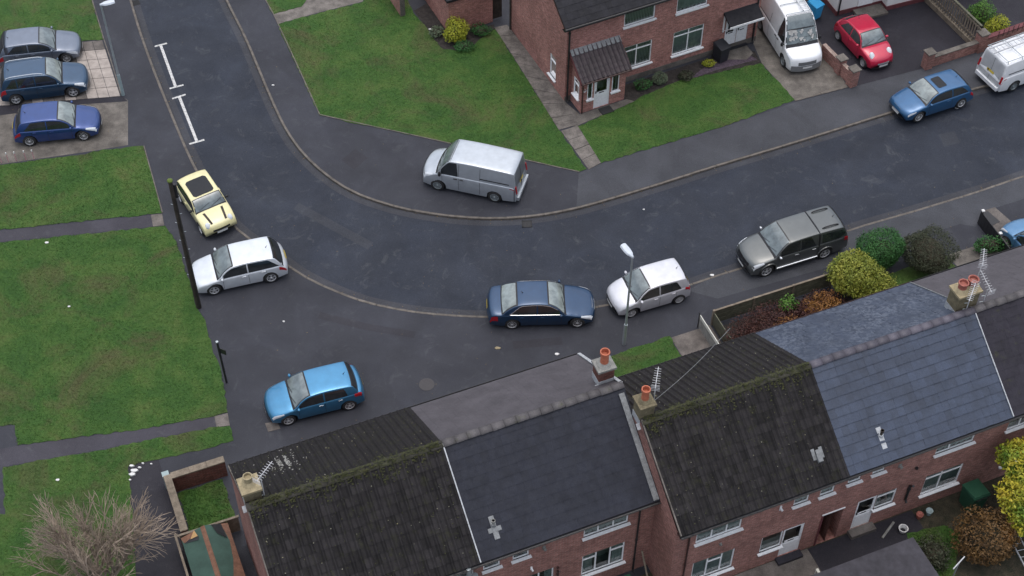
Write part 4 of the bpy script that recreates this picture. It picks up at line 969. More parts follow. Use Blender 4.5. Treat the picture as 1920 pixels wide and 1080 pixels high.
def make_car(label, cat, paint, F, Rr, near, zf=0, zr_=0, roll=0, spec=None, group='cars parked around the bend', name='parked_car'):
    """F, Rr: picture-surveyed hub points of the camera-side front and rear wheels; near: +1 left side faces the camera, -1 right side"""
    S = dict(L=4.3, W=1.78, r=.315, fo=.88, belt=[(0, .50), (.05, .62), (.22, .73), (.7, .84), (1.1, .93), (1.6, .96), (3.3, 1.0), (3.95, 1.0), (4.2, .86), (4.3, .6)],
             gh=(1.05, 1.95, 3.55, 4.15), zroof=1.46, tum=.80, side=(1.35, 3.75), bp=(2.45,), rim='five', kind='car', screen='screen', glass='sideglass', wend=.86, hood=.06)
    S.update(spec or {})
    Fp = P(*F, S['r']); Rp = P(*Rr, S['r'])
    if 'wb' in S:      # hidden wheel: rear hub from the heading
        pass
    dirv = Vector(((Fp-Rp).x, (Fp-Rp).y, 0)); wb = S.get('wb', dirv.length); dirv.normalize(); left = Vector((-dirv.y, dirv.x, 0))
    L, Wd, r, fo = S['L'], S['W'], S['r'], S['fo']
    half = Wd/2-.03
    mid = (Fp+Rp)/2 if 'wb' not in S else Fp-dirv*wb/2
    base = mid-left*near*(half-.07); base.z = (zf+zr_)/2
    root = thing(name, label, cat, base, math.degrees(math.atan2(dirv.y, dirv.x)), group); root.rotation_euler.x = roll
    x_of = lambda s: wb/2+fo-s          # s measured from the front bumper
    hubs = (fo, fo+wb)
    H_ = Wd/2; van = S['kind'] != 'car'
    Wf = S.get('wf', .80); Wr_ = S.get('wr', .84)
    def half_w(s):
        w = 1.0
        if s < .9: w -= (1-Wf)*(1-s/.9)**2.2*.6
        if s > L-.8: w -= (1-Wr_)*((s-L+.8)/.8)**2.2*.6
        return H_*w
    kf, kr = S.get('bowf', .20), S.get('bowr', .14)
    def bow(s, y):
        q = (abs(y)/H_)**2.4
        wf = max(0, 1-s/1.6); wr = max(0, 1-(L-s)/1.3)
        return s+kf*q*wf-kr*q*wr
    def zt(s): return interp(S['belt'], s)
    def zb(s):
        z = .22+.06*max(0, 1-s/.35)+.08*max(0, 1-(L-s)/.5)
        for h in hubs:
            d = abs(s-h); RA = r+.065
            if d < RA: z = max(z, r+math.sqrt(RA*RA-d*d)*1.0)
        return min(z, zt(s)-.05)
    hs_ = S['hood']+.06
    def bpt(s, t, side, off=0):
        """t 0..1 up the side to the shoulder, 1..2 across the top to the centre line"""
        w = half_w(s); z0 = zb(s); z1 = zt(s)-hs_
        z1 = max(z1, z0+.02)
        if t <= 1:
            z = z0+(z1-z0)*t
            zz = (z-.2)/(zt(s)-.2+1e-6)
            y = w*(1-.05*max(0, (.45-zz)/.45)**1.5-.035*max(0, (zz-.5)/.5)**2)
            p = Vector((s, y+off, z))
        else:
            a = (t-1)*math.pi/2; y1 = w*(1-.035*max(0, ((z1-.2)/(zt(s)-.2+1e-6)-.5)/.5)**2)
            y = y1*math.cos(a)**.62; z = z1+(zt(s)-z1)*math.sin(a)**.8
            p = Vector((s, y+off*math.cos(a), z+off*(.3+math.sin(a))))
        return Vector((x_of(bow(p.x, p.y)), side*p.y, p.z))
    c1, c2, c3, c4 = S['gh']; ZRf = S['zroof']; TW = S['tum']; zbl = lambda s: zt(s)-hs_*.55
    roofpts = [(c1, zt(c1)-.03), (c1+(c2-c1)*.55, (zt(c1)+(ZRf-zt(c1))*.60)), (c2, ZRf-.045), (c2+(c3-c2)*.35, ZRf), (c3-(c3-c2)*.2, ZRf-.02), (c3, ZRf-.06), (c3+(c4-c3)*.6, ZRf-.06-(ZRf-.06-zt(c4))*.52), (c4, zt(c4)-.03)]
    def zg(s): return interp(roofpts, s)
    def gwid(s, z):
        f = max(0, min(1, (z-zbl(s))/(ZRf-zbl(s)))); 
        wb_ = half_w(s)*.955
        return wb_*(1-(1-TW)*f**1.25)
    def gpt(s, q, side, off=0):
        zt_ = zg(s); zr1 = max(zt_-.055, zbl(s)-.02)
        if q <= 1:
            z = zbl(s)-.05+(zr1-zbl(s)+.05)*q; y = gwid(s, z)+off
            p = Vector((s, y, z))
        else:
            a = (q-1)*math.pi/2; y1 = gwid(s, zr1); y = y1*math.cos(a)**.55; z = zr1+(zt_-zr1)*math.sin(a)**.75
            p = Vector((s, y, z+off))
        return Vector((x_of(bow(p.x, p.y)), side*p.y, p.z))
    def loft(fn, ss, ts, name_, mat, par, caps=True):
        mb = MB(); n = len(ts); rows = []
        for s in ss: rows.append([fn(s, t, 1) for t in ts]+[fn(s, t, -1) for t in reversed(ts[:-1])])
        m_ = len(rows[0]); vs = [p for r_ in rows for p in r_]; fs = []
        for i in range(len(ss)-1):
            for j in range(m_-1): fs.append((i*m_+j, i*m_+j+1, (i+1)*m_+j+1, (i+1)*m_+j))
        if caps: fs.append(tuple(range(m_-1, -1, -1))); fs.append(tuple(range((len(ss)-1)*m_, len(ss)*m_)))
        mb.add(vs, fs); o = mb.build(name_, mat, par, True)
        return o
    ss = set([0, .02, .05, .09, .14, .2, L-.2, L-.12, L-.06, L-.02, L]); k = 0
    while k < L: ss.add(round(k, 3)); k += .12
    for h in hubs:
        for d in np.linspace(-(r+.066), r+.066, 17): ss.add(round(float(h+d), 4))
    ss = sorted(s for s in ss if 0 <= s <= L)
    ts = [0, .12, .3, .5, .7, .86, 1.0, 1.12, 1.25, 1.4, 1.55, 1.7, 1.85, 2.0]
    body = loft(bpt, ss, ts, 'body', paint, root)
    gs = sorted(set([c1, c1+.03, c2, c3, c4, c4-.02]+[c1+(c2-c1)*i/8 for i in range(9)]+[c2+(c3-c2)*i/10 for i in range(11)]+[c3+(c4-c3)*i/7 for i in range(8)]))
    qs = [0, .25, .5, .75, .92, 1.0, 1.1, 1.22, 1.36, 1.52, 1.7, 1.86, 2.0]
    cabin = loft(gpt, gs, qs, 'cabin', paint, root)
    # underbody
    ub = MB(); ub.box(x_of(L-.25), x_of(.25), -H_+.26, H_-.26, .18, .55); ub.build('underbody', M['trimblack'], root)
    # glass
    sa, sb = S['side']; gl = M[S['glass']]
    def side_panel(name_, a, b, mat, zlo=.035, ztopg=S.get('topg', .085), cut=None, n=14, side=1, off=.008, par=root):
        lo, hi = [], []
        for i in range(n+1):
            s = a+(b-a)*i/n; zl = zbl(s)+zlo; zh = zg(s)-ztopg
            if cut: zh = min(zh, zl+max(0, (cut-s))*S.get('cutk', 1.1))
            if zh < zl+.01: zh = zl+.005
            lo.append((s, zl)); hi.append((s, zh))
        mb = MB(); vs = []
        for (s, zl), (_, zh) in zip(lo, hi):
            for t in (0, .5, 1):
                z = zl+(zh-zl)*t; y = gwid(s, z)+off; vs.append(Vector((x_of(bow(s, y)), side*y, z)))
        fs = []
        for i in range(n):
            for j in range(2):
                f = (i*3+j, i*3+j+1, (i+1)*3+j+1, (i+1)*3+j); fs.append(f if side > 0 else f[::-1])
        mb.add(vs, fs); return mb.build(name_, mat, par, True)
    for sd in (1, -1):
        edges = [sa]+list(S['bp'])+[sb]
        for i, (a, b) in enumerate(zip(edges, edges[1:])):
            side_panel('side_window', a+(.03 if i else 0), b-(.03 if i < len(edges)-2 else 0), gl, cut=sb+.02 if i == len(edges)-2 else None, side=sd)
        if S.get('chrome'):
            mb = MB(); pts = []
            for i in range(21):
                s = sa+(sb-sa)*i/20; z = zbl(s)+.03; y = gwid(s, z)+.016; pts.append(Vector((x_of(bow(s, y)), sd*y, z)))
            for i in range(24):
                s = sb-(sb-sa-.1)*i/23; z = min(zg(s)-.075, zbl(s)+.035+max(0, sb+.02-s)*S.get('cutk', 1.1)); y = gwid(s, z)+.016; pts.append(Vector((x_of(bow(s, y)), sd*y, z)))
            mb.tube(pts, .014, 5); mb.build('window_surround', M['chrome'], root)
    def screen(name_, a, b, mat, inset=.07, na=6, nb=10, off=.012):
        mb = MB(); vs = []
        for i in range(na+1):
            s = a+(b-a)*i/na; z = zg(s); w = gwid(s, max(z-.05, zbl(s)))-inset
            for j in range(nb+1):
                f = -1+2*j/nb; y = w*f
                # height on the curved top section
                y1 = gwid(s, max(z-.055, zbl(s)-.02)); zr1 = max(z-.055, zbl(s)-.02)
                cc = min(1, abs(y)/y1)**(1/.55); zz = zr1+(z-zr1)*math.sqrt(max(0, 1-cc*cc))**.75
                vs.append(Vector((x_of(bow(s, y)), y, zz+off)))
        fs = [(i*(nb+1)+j, i*(nb+1)+j+1, (i+1)*(nb+1)+j+1, (i+1)*(nb+1)+j) for i in range(na) for j in range(nb)]
        fs = [f[::-1] if (vs[f[1]]-vs[f[0]]).cross(vs[f[2]]-vs[f[0]]).z < 0 else f for f in fs]
        mb.add(vs, fs); return mb.build(name_, mat, root, True)
    screen('windscreen_surround', c1+.005, c2+.03, M['trimblack'], .03, off=.006)
    ws = screen('windscreen', c1+(c2-c1)*.16, c2-.03, M[S['screen']], .075, off=.013)
    if not S.get('norear'):
        screen('rear_window_surround', c3-.01, c4-.03, M['trimblack'], .035, off=.006)
        screen('rear_window', c3+.06, c4-(c4-c3)*.12, M[S.get('rearscreen', S['glass'])], .10, off=.013)
    # wipers
    mb = MB()
    for y0, y1 in ((.05, .62), (-.55, .02)):
        for k_ in range(1):
            s0 = c1+.10; s1 = c1+.22; mb.tube([(x_of(bow(s0, y0)), y0, zg(s0)+.035), (x_of(bow(s1, y1)), y1, zg(s1)+.03)], .012, 4)
    mb.build('wiper', M['trimblack'], ws)
    # surface patches on the body
    def patch(name_, s0, s1, t0, t1, mat, side, ns=5, nt=4, off=.010, fn=bpt, shape=None, par=root):
        mb = MB(); vs = []
        for i in range(ns+1):
            for j in range(nt+1):
                fs_, ft = i/ns, j/nt
                if shape: fs_, ft = shape(fs_, ft)
                vs.append(fn(s0+(s1-s0)*fs_, t0+(t1-t0)*ft, side, off))
        fs = []
        for i in range(ns):
            for j in range(nt):
                f = (i*(nt+1)+j, i*(nt+1)+j+1, (i+1)*(nt+1)+j+1, (i+1)*(nt+1)+j); fs.append(f if side > 0 else f[::-1])
        mb.add(vs, fs); return mb.build(name_, mat, par, True)
    hl = S.get('head', (.04, .56, .80, 1.42)); tl = S.get('tail', (L-.34, L-.03, .72, 1.15))
    for sd in (1, -1):
        if S.get('roundlamp'):
            s_, y_, rr = S['roundlamp']; c = bpt(s_, 1.0, sd); zc = zt(s_)
            mb = MB(); a_ = Vector((.75, 0, .66)).normalized(); b1 = a_.cross(Y).normalized(); ctr = Vector((x_of(bow(s_, y_)), sd*y_, zt(s_)-.03))
            for rad, hh, kx in ((rr, .0, 0), (rr*.93, .05, 0), (.001, .075, 0)):
                pass
            vs = []; rings = [(rr*1.02, -.03), (rr*.98, .03), (rr*.6, .055), (.001, .065)]
            for rad, hh in rings:
                for k_ in range(16):
                    t_ = 2*math.pi*k_/16; vs.append(ctr+b1*math.cos(t_)*rad*S.get('lampk', 1.25)+Y*math.sin(t_)*rad+a_*hh)
            fs = [(i*16+j, i*16+(j+1) % 16, (i+1)*16+(j+1) % 16, (i+1)*16+j) for i in range(3) for j in range(16)]
            mb.add(vs, fs); mb.build('headlight', M['headlamp'], root, True)
        else:
            patch('headlight', hl[0], hl[1], hl[2], hl[3], M['headlamp'], sd, shape=lambda a, b: (a, b*(1-.55*a)+.35*a))
        patch('tail_light', tl[0], tl[1], tl[2], tl[3], M['tail'], sd)
        if S.get('arch'): 
            for h in hubs:
                mb = MB(); pts = []
                for k_ in range(13):
                    t_ = math.pi*k_/12; s_ = h+math.cos(t_)*(r+.07); z_ = r+math.sin(t_)*(r+.09); pts.append(Vector((x_of(bow(s_, half_w(s_))), sd*(half_w(s_)*.99+.01), z_)))
                mb.tube(pts, .035, 5); mb.build('wheel_arch_trim', S['arch'], root)
        # seams and handles
        mb = MB()
        for s_ in S.get('seams', (c1+.28, S['bp'][0]+.0 if S['bp'] else 2.4)):
            vs = []
            t1_ = 1.0
            for k_ in range(7):
                t_ = .1+.88*k_/6
                for e in (-.008, .008): vs.append(bpt(s_+e, t_, sd, .004))
            fs = [(2*k_, 2*k_+1, 2*k_+3, 2*k_+2) for k_ in range(6)]
            mb.add(vs, fs)
        mb.build('door_seam', M['trimblack'], root)
        for s_ in S.get('handles', (S['bp'][0]-.22 if S['bp'] else 2.2,)):
            c = bpt(s_, .93, sd, .03); hb = MB(); hb.obox(c-Vector((.09, .015, .015)), (.18, 0, 0), (0, .03, 0), (0, 0, .03)); hb.build('door_handle', S.get('handle', paint), root)
        # mirrors
        s_ = c1+.30*(1 if not van else 1.0); z_ = zbl(s_)+.10; y_ = gwid(s_, z_); c = Vector((x_of(bow(s_, y_))+.02, sd*(y_+.13), z_))
        mb = MB(); sx, sy, sz = (.07, .10, .065) if not van else (.08, .09, .15)
        vs = []; 
        for i in range(5):
            ph = -math.pi/2+math.pi*i/4
            for j in range(8):
                t_ = 2*math.pi*j/8; vs.append(c+Vector((sx*math.cos(ph)*math.cos(t_), sy*math.cos(ph)*math.sin(t_), sz*math.sin(ph))))
        mb.add(vs, [(i*8+j, i*8+(j+1) % 8, (i+1)*8+(j+1) % 8, (i+1)*8+j) for i in range(4) for j in range(8)])
        mb.obox(Vector((c.x-.02, sd*(y_-.02), z_-.05)), (.04, 0, 0), (0, sd*.12, 0), (0, 0, .03))
        mb.build('wing_mirror', S.get('mirror', paint), root, True)
        if S.get('rails'):
            mb = MB(); pts = []
            for k_ in range(9):
                s_ = c2+.15+(c3-c2-.2)*k_/8; y_ = gwid(s_, zg(s_)-.05)-.07; pts.append(Vector((x_of(bow(s_, y_)), sd*y_, zg(s_)+(.045 if 0 < k_ < 8 else 0))))
            mb.tube(pts, .02, 6); mb.build('roof_rail', M[S['rails']], root)
    # front: bumper grille, plate; rear plate
    fz = zt(0); g0, g1 = S.get('grille', (.40, .52))
    def front_panel(name_, y0, y1, z0, z1, mat, off=.012, s_=0, rear=False):
        mb = MB(); vs = []; n = 8
        for j in range(n+1):
            y = y0+(y1-y0)*j/n
            for z in (z0, z1):
                if not rear:
                    s0 = 0
                    # lean back above the bumper cap
                    while zt(s0) < z and s0 < .5: s0 += .01
                    vs.append(Vector((x_of(bow(s0, y))+off, y, z)))
                else:
                    s0 = L
                    while zt(s0) < z and s0 > L-.6: s0 -= .01
                    vs.append(Vector((x_of(bow(s0, y))-off, y, z)))
        fs = [(2*j, 2*j+2, 2*j+3, 2*j+1) if not rear else (2*j, 2*j+1, 2*j+3, 2*j+2) for j in range(n)]
        mb.add(vs, fs); return mb.build(name_, mat, root, True)
    gw_ = S.get('gw', .45)
    front_panel('grille', -gw_, gw_, g0, g1, S.get('grillemat', M['trimblack']), .014)
    front_panel('number_plate', -.26, .26, S.get('pz', .36), S.get('pz', .36)+.12, M['plate_w'], .03)
    if not S.get('noplate_r'): front_panel('number_plate', -.26, .26, S.get('rz', .68), S.get('rz', .68)+.12, M['plate_y'], .03, rear=True)
    front_panel('front_bumper', -.62 if not van else -.84, .62 if not van else .84, .24, .34 if not van else .58, S.get('lower', M['trimblack']), .012)
    for sd in (1, -1):
        for h in hubs: wheel(root, x_of(h), sd*(half-.07), r, sd, S['rim'], S.get('rimmat', 'rim'))
    if S.get('sunroof'):
        a, b, wf = S['sunroof']; mb = MB(); n = 12; vs = []
        for i in range(n+1):
            u_ = -1+2*i/n; s_ = (a+b)/2+(b-a)/2*u_; w_ = wf*(1-abs(u_)**14*.2)
            for j in range(9):
                y_ = w_*(-1+j/4); z_ = zg(s_); zr1 = z_-.055; y1 = gwid(s_, zr1); cc = min(1, abs(y_)/y1)**(1/.55)
                vs.append(Vector((x_of(bow(s_, y_)), y_, zr1+.055*math.sqrt(1-cc*cc)**.75+.012)))
        fs = [(i*9+j, (i+1)*9+j, (i+1)*9+j+1, i*9+j+1) for i in range(n) for j in range(8)]
        fs = [f[::-1] if (vs[f[1]]-vs[f[0]]).cross(vs[f[2]]-vs[f[0]]).z < 0 else f for f in fs]
        mb.add(vs, fs)
        mb.build('sunroof', M['sunroof'], root)
    if S.get('aerial', True):
        s_ = c3-.25; mb = MB(); mb.tube([(x_of(s_), 0, zg(s_)), (x_of(s_)-.09, 0, zg(s_)+.10)], .018, 6, .006); mb.build('roof_aerial', M['trimblack'], root)
    S['root'] = root; S['fns'] = dict(bpt=bpt, gpt=gpt, zg=zg, zt=zt, gwid=gwid, x_of=x_of, bow=bow, patch=patch, zbl=zbl, half_w=half_w, L=L, H=H_, front_panel=front_panel)
    return root, S['fns']

hatch = lambda k=1.0, hood=0: [(0, .50), (.05, .64), (.2, .74+hood), (.6, .84+hood), (1.0, .93+hood), (1.6, .97), (3.0, 1.0), (4.0*k-.15, 1.02), (4.2*k-.1, .9), (4.3*k-.04, .72), (4.3*k, .55)]
blue = M_paint('dark_blue_car_paint', (.030, .070, .175), .55, .34)
# E60-like saloon
make_car('dark blue saloon with chrome window line, parked across the kerb beside the lamp post', 'car', M_paint('navy_metallic_paint', (.010, .045, .11), .55, .36), (1082.4, 602.4), (959.9, 605), -1, 0, 0, R(1.6),
    dict(L=4.84, W=1.85, r=.33, fo=.83, belt=[(0, .50), (.05, .62), (.2, .72), (.7, .83), (1.25, .93), (1.8, .97), (3.4, .99), (4.0, 1.01), (4.55, 1.0), (4.74, .92), (4.84, .62)], gh=(1.28, 2.12, 3.48, 4.28), zroof=1.46, tum=.74, topg=.055, side=(1.62, 3.85), bp=(2.62,), chrome=True, cutk=.75, rim='multi', screen='screen_pale', rearscreen='screen_pale', glass='sideglass', tail=(4.45, 4.82, .55, 1.02), seams=(1.55, 2.62, 3.5), handles=(2.4, 3.3), grille=(.56, .70), gw=.32, grillemat=M['chrome']))
_, f = make_car('pale turquoise-blue hatchback with sloping rear window, alone above the near row of roofs', 'car', M_paint('turquoise_blue_paint', (.050, .230, .42), .65, .36), (540.4, 786.4), (655, 757.9), 1, 0, 0, 0,
    dict(L=4.21, W=1.77, r=.315, fo=.80, belt=[(0, .5), (.05, .64), (.2, .76), (.6, .87), (1.0, .95), (1.6, .98), (3.2, 1.02), (3.85, 1.04), (4.05, 1.0), (4.17, .85), (4.21, .6)], gh=(.98, 1.85, 3.68, 3.98), zroof=1.46, tum=.80, side=(1.3, 3.45), bp=(2.42,), cutk=2.6, rim='five', head=(.04, .55, .8, 1.3), tail=(3.78, 4.12, .85, 1.3), seams=(1.25, 2.42, 3.3), handles=(2.25, 3.1), handle=M['chrome'], arch=None, wf=.74))
_, f = make_car('silver five-door hatchback with a white roof sheen, parked nose to the telegraph pole', 'car', M_paint('silver_white_paint', (.62, .66, .70), .3, .38), (401.2, 542), (508.3, 518.5), 1, 0, 0, 0,
    dict(L=4.37, W=1.81, r=.33, fo=.87, belt=hatch(1.016), gh=(1.0, 1.88, 3.75, 4.24), zroof=1.47, tum=.79, side=(1.35, 3.98), bp=(2.5,), cutk=.75, rim='five', seams=(1.3, 2.5, 3.35), handles=(2.3, 3.2), tail=(4.0, 4.33, .78, 1.12), head=(.05, .5, .8, 1.1)))
_, f = make_car('small silver hatchback behind the lamp post, nose towards the dark blue saloon', 'car', M_paint('bright_silver_paint', (.60, .61, .65), .3, .38), (1183.2, 584.4), (1272.3, 558.5), 1, 0, 0, R(-1.6),
    dict(L=3.72, W=1.68, r=.30, fo=.72, belt=[(0, .5), (.05, .66), (.2, .80), (.55, .93), (.85, 1.0), (1.4, 1.02), (2.8, 1.06), (3.4, 1.08), (3.6, .98), (3.69, .8), (3.72, .6)], gh=(.78, 1.6, 3.38, 3.62), zroof=1.56, tum=.80, side=(1.05, 3.15), bp=(2.05,), cutk=1.6, rim='cover', rimmat='rim', head=(.05, .62, .85, 1.3), tail=(3.38, 3.66, .9, 1.45), seams=(1.05, 2.05, 2.9), handles=(1.85, 2.75), wf=.74))
# pickup with canopy
_, f = make_car('grey double-cab pickup with a matching canopy, half on the footway by the yellow bush', 'pickup', M_paint('gunmetal_grey_paint', (.105, .115, .115), .55, .38), (1435.6, 505.6), (1545, 472), 1, 0, 0, R(-1.6),
    dict(L=5.2, W=1.82, r=.38, fo=.86, belt=[(0, .62), (.05, .78), (.2, .92), (.6, 1.04), (1.1, 1.12), (1.6, 1.16), (3.3, 1.18), (5.0, 1.2), (5.14, 1.1), (5.2, .7)], gh=(1.12, 1.95, 4.75, 5.1), zroof=1.80, tum=.82, side=(1.5, 3.3), bp=(2.5,), cutk=2.0, rim='five', rimmat='rim', handle=M['chrome'], mirror=M['chrome'], seams=(1.4, 2.5, 3.4), handles=(2.3, 3.2), tail=(4.9, 5.17, .8, 1.2), arch=M_paint('arch_grey', (.10, .105, .10), .4, .45), grille=(.55, .80), gw=.5, wf=.78), name='pickup_truck')
def gp_(f, s, y, dz=0): return Vector((f['x_of'](f['bow'](s, y)), y, f['zg'](s)+dz))
root_l200 = _
mb = MB()
for sd in (1, -1):
    pts = [Vector((f['x_of'](3.47), sd*(f['gwid'](3.47, z)+.006), z)) for z in (1.1, 1.3, 1.5, 1.7)]
    mb.tube(pts, .034, 5); mb.tube([Vector((f['x_of'](3.47), sd*(f['half_w'](3.47)*.985), z)) for z in (.5, .8, 1.08)], .028, 5)
mb.tube([Vector((f['x_of'](f['bow'](3.47, y)), y, f['zg'](3.47)+.004-.06*(abs(y)/.74)**5)) for y in (-.74, -.6, -.3, 0, .3, .6, .74)], .036, 5); mb.build('cab_gap', M['trimblack'], _)
for sd in (1, -1):
    mb = MB(); vs = []
    for i in range(9):
        s = 3.62+(4.9-3.62)*i/8; zl = f['zbl'](s)+.07; zh = f['zg'](s)-.14
        if s > 4.6: zl += (s-4.6)*.35
        for z in (zl, zh): y = f['gwid'](s, z)+.009; vs.append(Vector((f['x_of'](f['bow'](s, y)), sd*y, z)))
    mb.add(vs, [((2*i, 2*i+1, 2*i+3, 2*i+2) if sd > 0 else (2*i+2, 2*i+3, 2*i+1, 2*i)) for i in range(8)]); mb.build('canopy_window', M['sideglass'], _)
    mb = MB(); pts = [gp_(f, s, sd*.52, dz) for s, dz in ((3.7, .0), (3.78, .05), (4.1, .065), (4.45, .05), (4.55, .0))]; mb.tube(pts, .03, 6); mb.build('roof_rail', M['trimblack'], _)
    mb = MB(); mb.tube([(f['x_of'](1.35), sd*.93, .42), (f['x_of'](3.45), sd*.93, .42)], .045, 8); mb.build('side_step', M['chrome'], _)
make_car('mid blue estate-backed hatchback with a sunroof, on the road below the brick pillars', 'car', M_paint('mid_blue_paint', (.022, .105, .24), .5, .36), (1721, 219), (1801, 193), 1, 0, 0, R(1.6),
    dict(L=4.25, W=1.77, r=.315, fo=.84, belt=hatch(.985), gh=(1.08, 1.92, 3.66, 4.12), zroof=1.42, tum=.79, side=(1.4, 3.75), bp=(2.75,), cutk=.8, rim='multi', screen='screen_pale', sunroof=(2.12, 2.62, .40), sunmat=M['sideglass'], head=(.05, .5, .8, 1.2), tail=(3.95, 4.2, .8, 1.2), seams=(1.35, 2.75), handles=(2.5,), grille=(.40, .68), gw=.28, grillemat=M['chrome']))
# yellow mini
yel = M_paint('pale_yellow_paint', (.68, .63, .34), 0, .35)
_, f = make_car('small pale yellow hatchback with dark bonnet stripes and a glass roof', 'car', yel, (379.4, 428.6), (340.7, 369.6), -1, 0, 0, R(1.5),
    dict(L=3.63, W=1.69, r=.30, fo=.68, belt=[(0, .50), (.04, .66), (.14, .78), (.5, .90), (.95, .97), (1.4, 1.0), (2.8, 1.03), (3.3, 1.05), (3.5, .95), (3.6, .75), (3.63, .55)], gh=(1.0, 1.55, 3.25, 3.5), zroof=1.42, tum=.86, side=(1.08, 3.36), bp=(), cutk=9, rim='multi', seams=(1.3, 2.4), sunroof=(1.66, 2.80, .52), topg=.05, roundlamp=(.20, .56, .115), lampk=1.35, screen='screen', mirror=M['trimblack'], handles=(2.1,), tail=(3.4, 3.6, .8, 1.2), grille=(.50, .585), gw=.42, wf=.90, bowf=.16, aerial=False))
for sd in (1, -1):
    mb = MB(); vs = []
    for i in range(9):
        s = .20+(.90-.20)*i/8
        for y in (.30+.10*i/8, .41+.10*i/8):
            w = f['half_w'](s)*.97; z1 = f['zt'](s)-.12; c = (y/w)**(1/.62); z = z1+(f['zt'](s)-z1)*math.sqrt(max(0, 1-c*c))**.8
            vs.append(Vector((f['x_of'](f['bow'](s, y)), sd*y, z+.012)))
    mb.add(vs, [((2*i, 2*i+1, 2*i+3, 2*i+2) if sd > 0 else (2*i+2, 2*i+3, 2*i+1, 2*i)) for i in range(8)]); mb.build('bonnet_stripe', M['wooddark'], _)
make_car('bright navy hatchback on the concrete drive, lowest of the three on the left', 'car', M_paint('royal_blue_paint', (.014, .050, .20), .5, .36), (156.8, 252.9), (55.2, 263.3), -1, 0, 0, 0,
    dict(L=4.28, W=1.81, r=.325, fo=.86, belt=hatch(.995), gh=(1.05, 1.92, 3.72, 4.14), zroof=1.45, tum=.79, side=(1.42, 3.65), bp=(2.5,), cutk=.9, rim='multi', screen='screen_pale', seams=(1.35, 2.5, 3.3), handles=(2.3, 3.15), tail=(3.9, 4.24, .75, 1.1)), group='cars on the left-hand drives')
make_car('dark steel-blue crossover with silver roof rails, middle of the three on the left', 'car', M_paint('steel_blue_paint', (.020, .062, .125), .5, .36), (137, 171.1), (29.6, 185.2), -1, 0, 0, 0,
    dict(L=4.48, W=1.82, r=.345, fo=.85, belt=[(0, .55), (.05, .70), (.2, .82), (.7, .93), (1.2, 1.02), (1.7, 1.05), (3.3, 1.07), (4.1, 1.08), (4.35, .98), (4.44, .8), (4.48, .6)], gh=(1.15, 1.95, 4.02, 4.38), zroof=1.60, tum=.80, side=(1.5, 4.1), bp=(2.55, 3.45), cutk=1.0, rim='five', screen='screen_pale', rails='chrome', seams=(1.45, 2.55, 3.4), handles=(2.35, 3.25)), group='cars on the left-hand drives')
make_car('light grey hatchback at the edge of the grass, top of the three on the left', 'car', M_paint('grey_silver_paint', (.15, .18, .235), .5, .36), (125, 107.5), (30, 119), -1, 0, 0, 0,
    dict(L=4.33, W=1.77, r=.315, fo=.80, wb=2.69, belt=hatch(1.007), gh=(1.12, 1.98, 3.78, 4.2), zroof=1.42, tum=.79, side=(1.5, 3.7), bp=(2.6,), cutk=.8, rim='multi', seams=(1.45, 2.6, 3.35), handles=(2.4, 3.2), head=(.05, .6, .7, 1.2), tail=(4.0, 4.3, .6, 1.05)), group='cars on the left-hand drives')
make_car('cherry red rounded hatchback with oval headlamps on the dark drive', 'car', M_paint('cherry_red_paint', (.48, .012, .050), .15, .33), (1619.8, 117.3), (1573, 66), -1, 0, 0, 0,
    dict(L=3.72, W=1.66, r=.29, fo=.68, belt=[(0, .5), (.05, .68), (.2, .82), (.55, .95), (.9, 1.02), (1.4, 1.02), (2.8, 1.04), (3.3, 1.06), (3.55, .98), (3.68, .78), (3.72, .55)], gh=(.95, 1.6, 2.9, 3.45), zroof=1.53, tum=.78, side=(1.15, 3.1), bp=(2.15,), cutk=.9, rim='cover', roundlamp=(.34, .52, .135), lampk=1.6, handles=(2.0,), wf=.70, bowf=.26, grille=(.48, .56), gw=.34, grillemat=M['chrome'], pz=.34), group=None)
_, f = make_car('light blue car cut off by the right edge, beside the ramp and black fence', 'car', M_paint('light_blue_paint', (.10, .24, .42), .4, .36), (1888, 452), (1944, 513), 1, 0, 0, 0,
    dict(L=3.9, W=1.68, r=.30, fo=.75, belt=[(0, .5), (.05, .68), (.2, .82), (.55, .93), (.95, 1.0), (1.5, 1.0), (3.0, 1.03), (3.6, 1.02), (3.8, .9), (3.9, .6)], gh=(.95, 1.6, 3.2, 3.7), zroof=1.48, side=(1.2, 3.2), bp=(2.3,), rim='five', head=(.05, .55, .85, 1.3)), group=None)
# vans
def van(label, paint, F, Rr, near, spec, sidekind='panel', **kw):
    S = dict(L=4.86, W=1.95, r=.335, fo=.93, kind='van', belt=[(0, .55), (.04, .78), (.16, .95), (.5, 1.06), (.85, 1.16), (1.3, 1.2), (4.6, 1.22), (4.80, 1.15), (4.86, .9)], gh=(.72, 1.55, 4.70, 4.84), zroof=2.02, tum=.86, side=(1.05, 1.95), bp=(), cutk=9, norear=True, rim='steel', rimmat='galv', wf=.84, wr=.97, bowf=.26, bowr=.03, lower=M_flat('grey_bumper_moulding', (.13, .135, .14), .6), mirror=M['trimblack'], hood=.05, handle=M['trimblack'], handles=(1.85, 2.15), seams=(1.1, 2.0, 3.05), tail=(4.55, 4.83, .95, 1.0), aerial=False, grille=(.60, .80), gw=.5, pz=.42, rz=.95, wend=.97)
    S.update(spec); return make_car(label, 'van', paint, F, Rr, near, 0, 0, kw.get('roll', 0), S, group=kw.get('group'), name='panel_van')
vs_ = M_paint('van_silver_paint', (.47, .51, .55), .5, .38)
_, f = van('silver panel van with a bright roof on the wide footway inside the bend', vs_, (821, 345.3), (928, 367.7), 1, {})
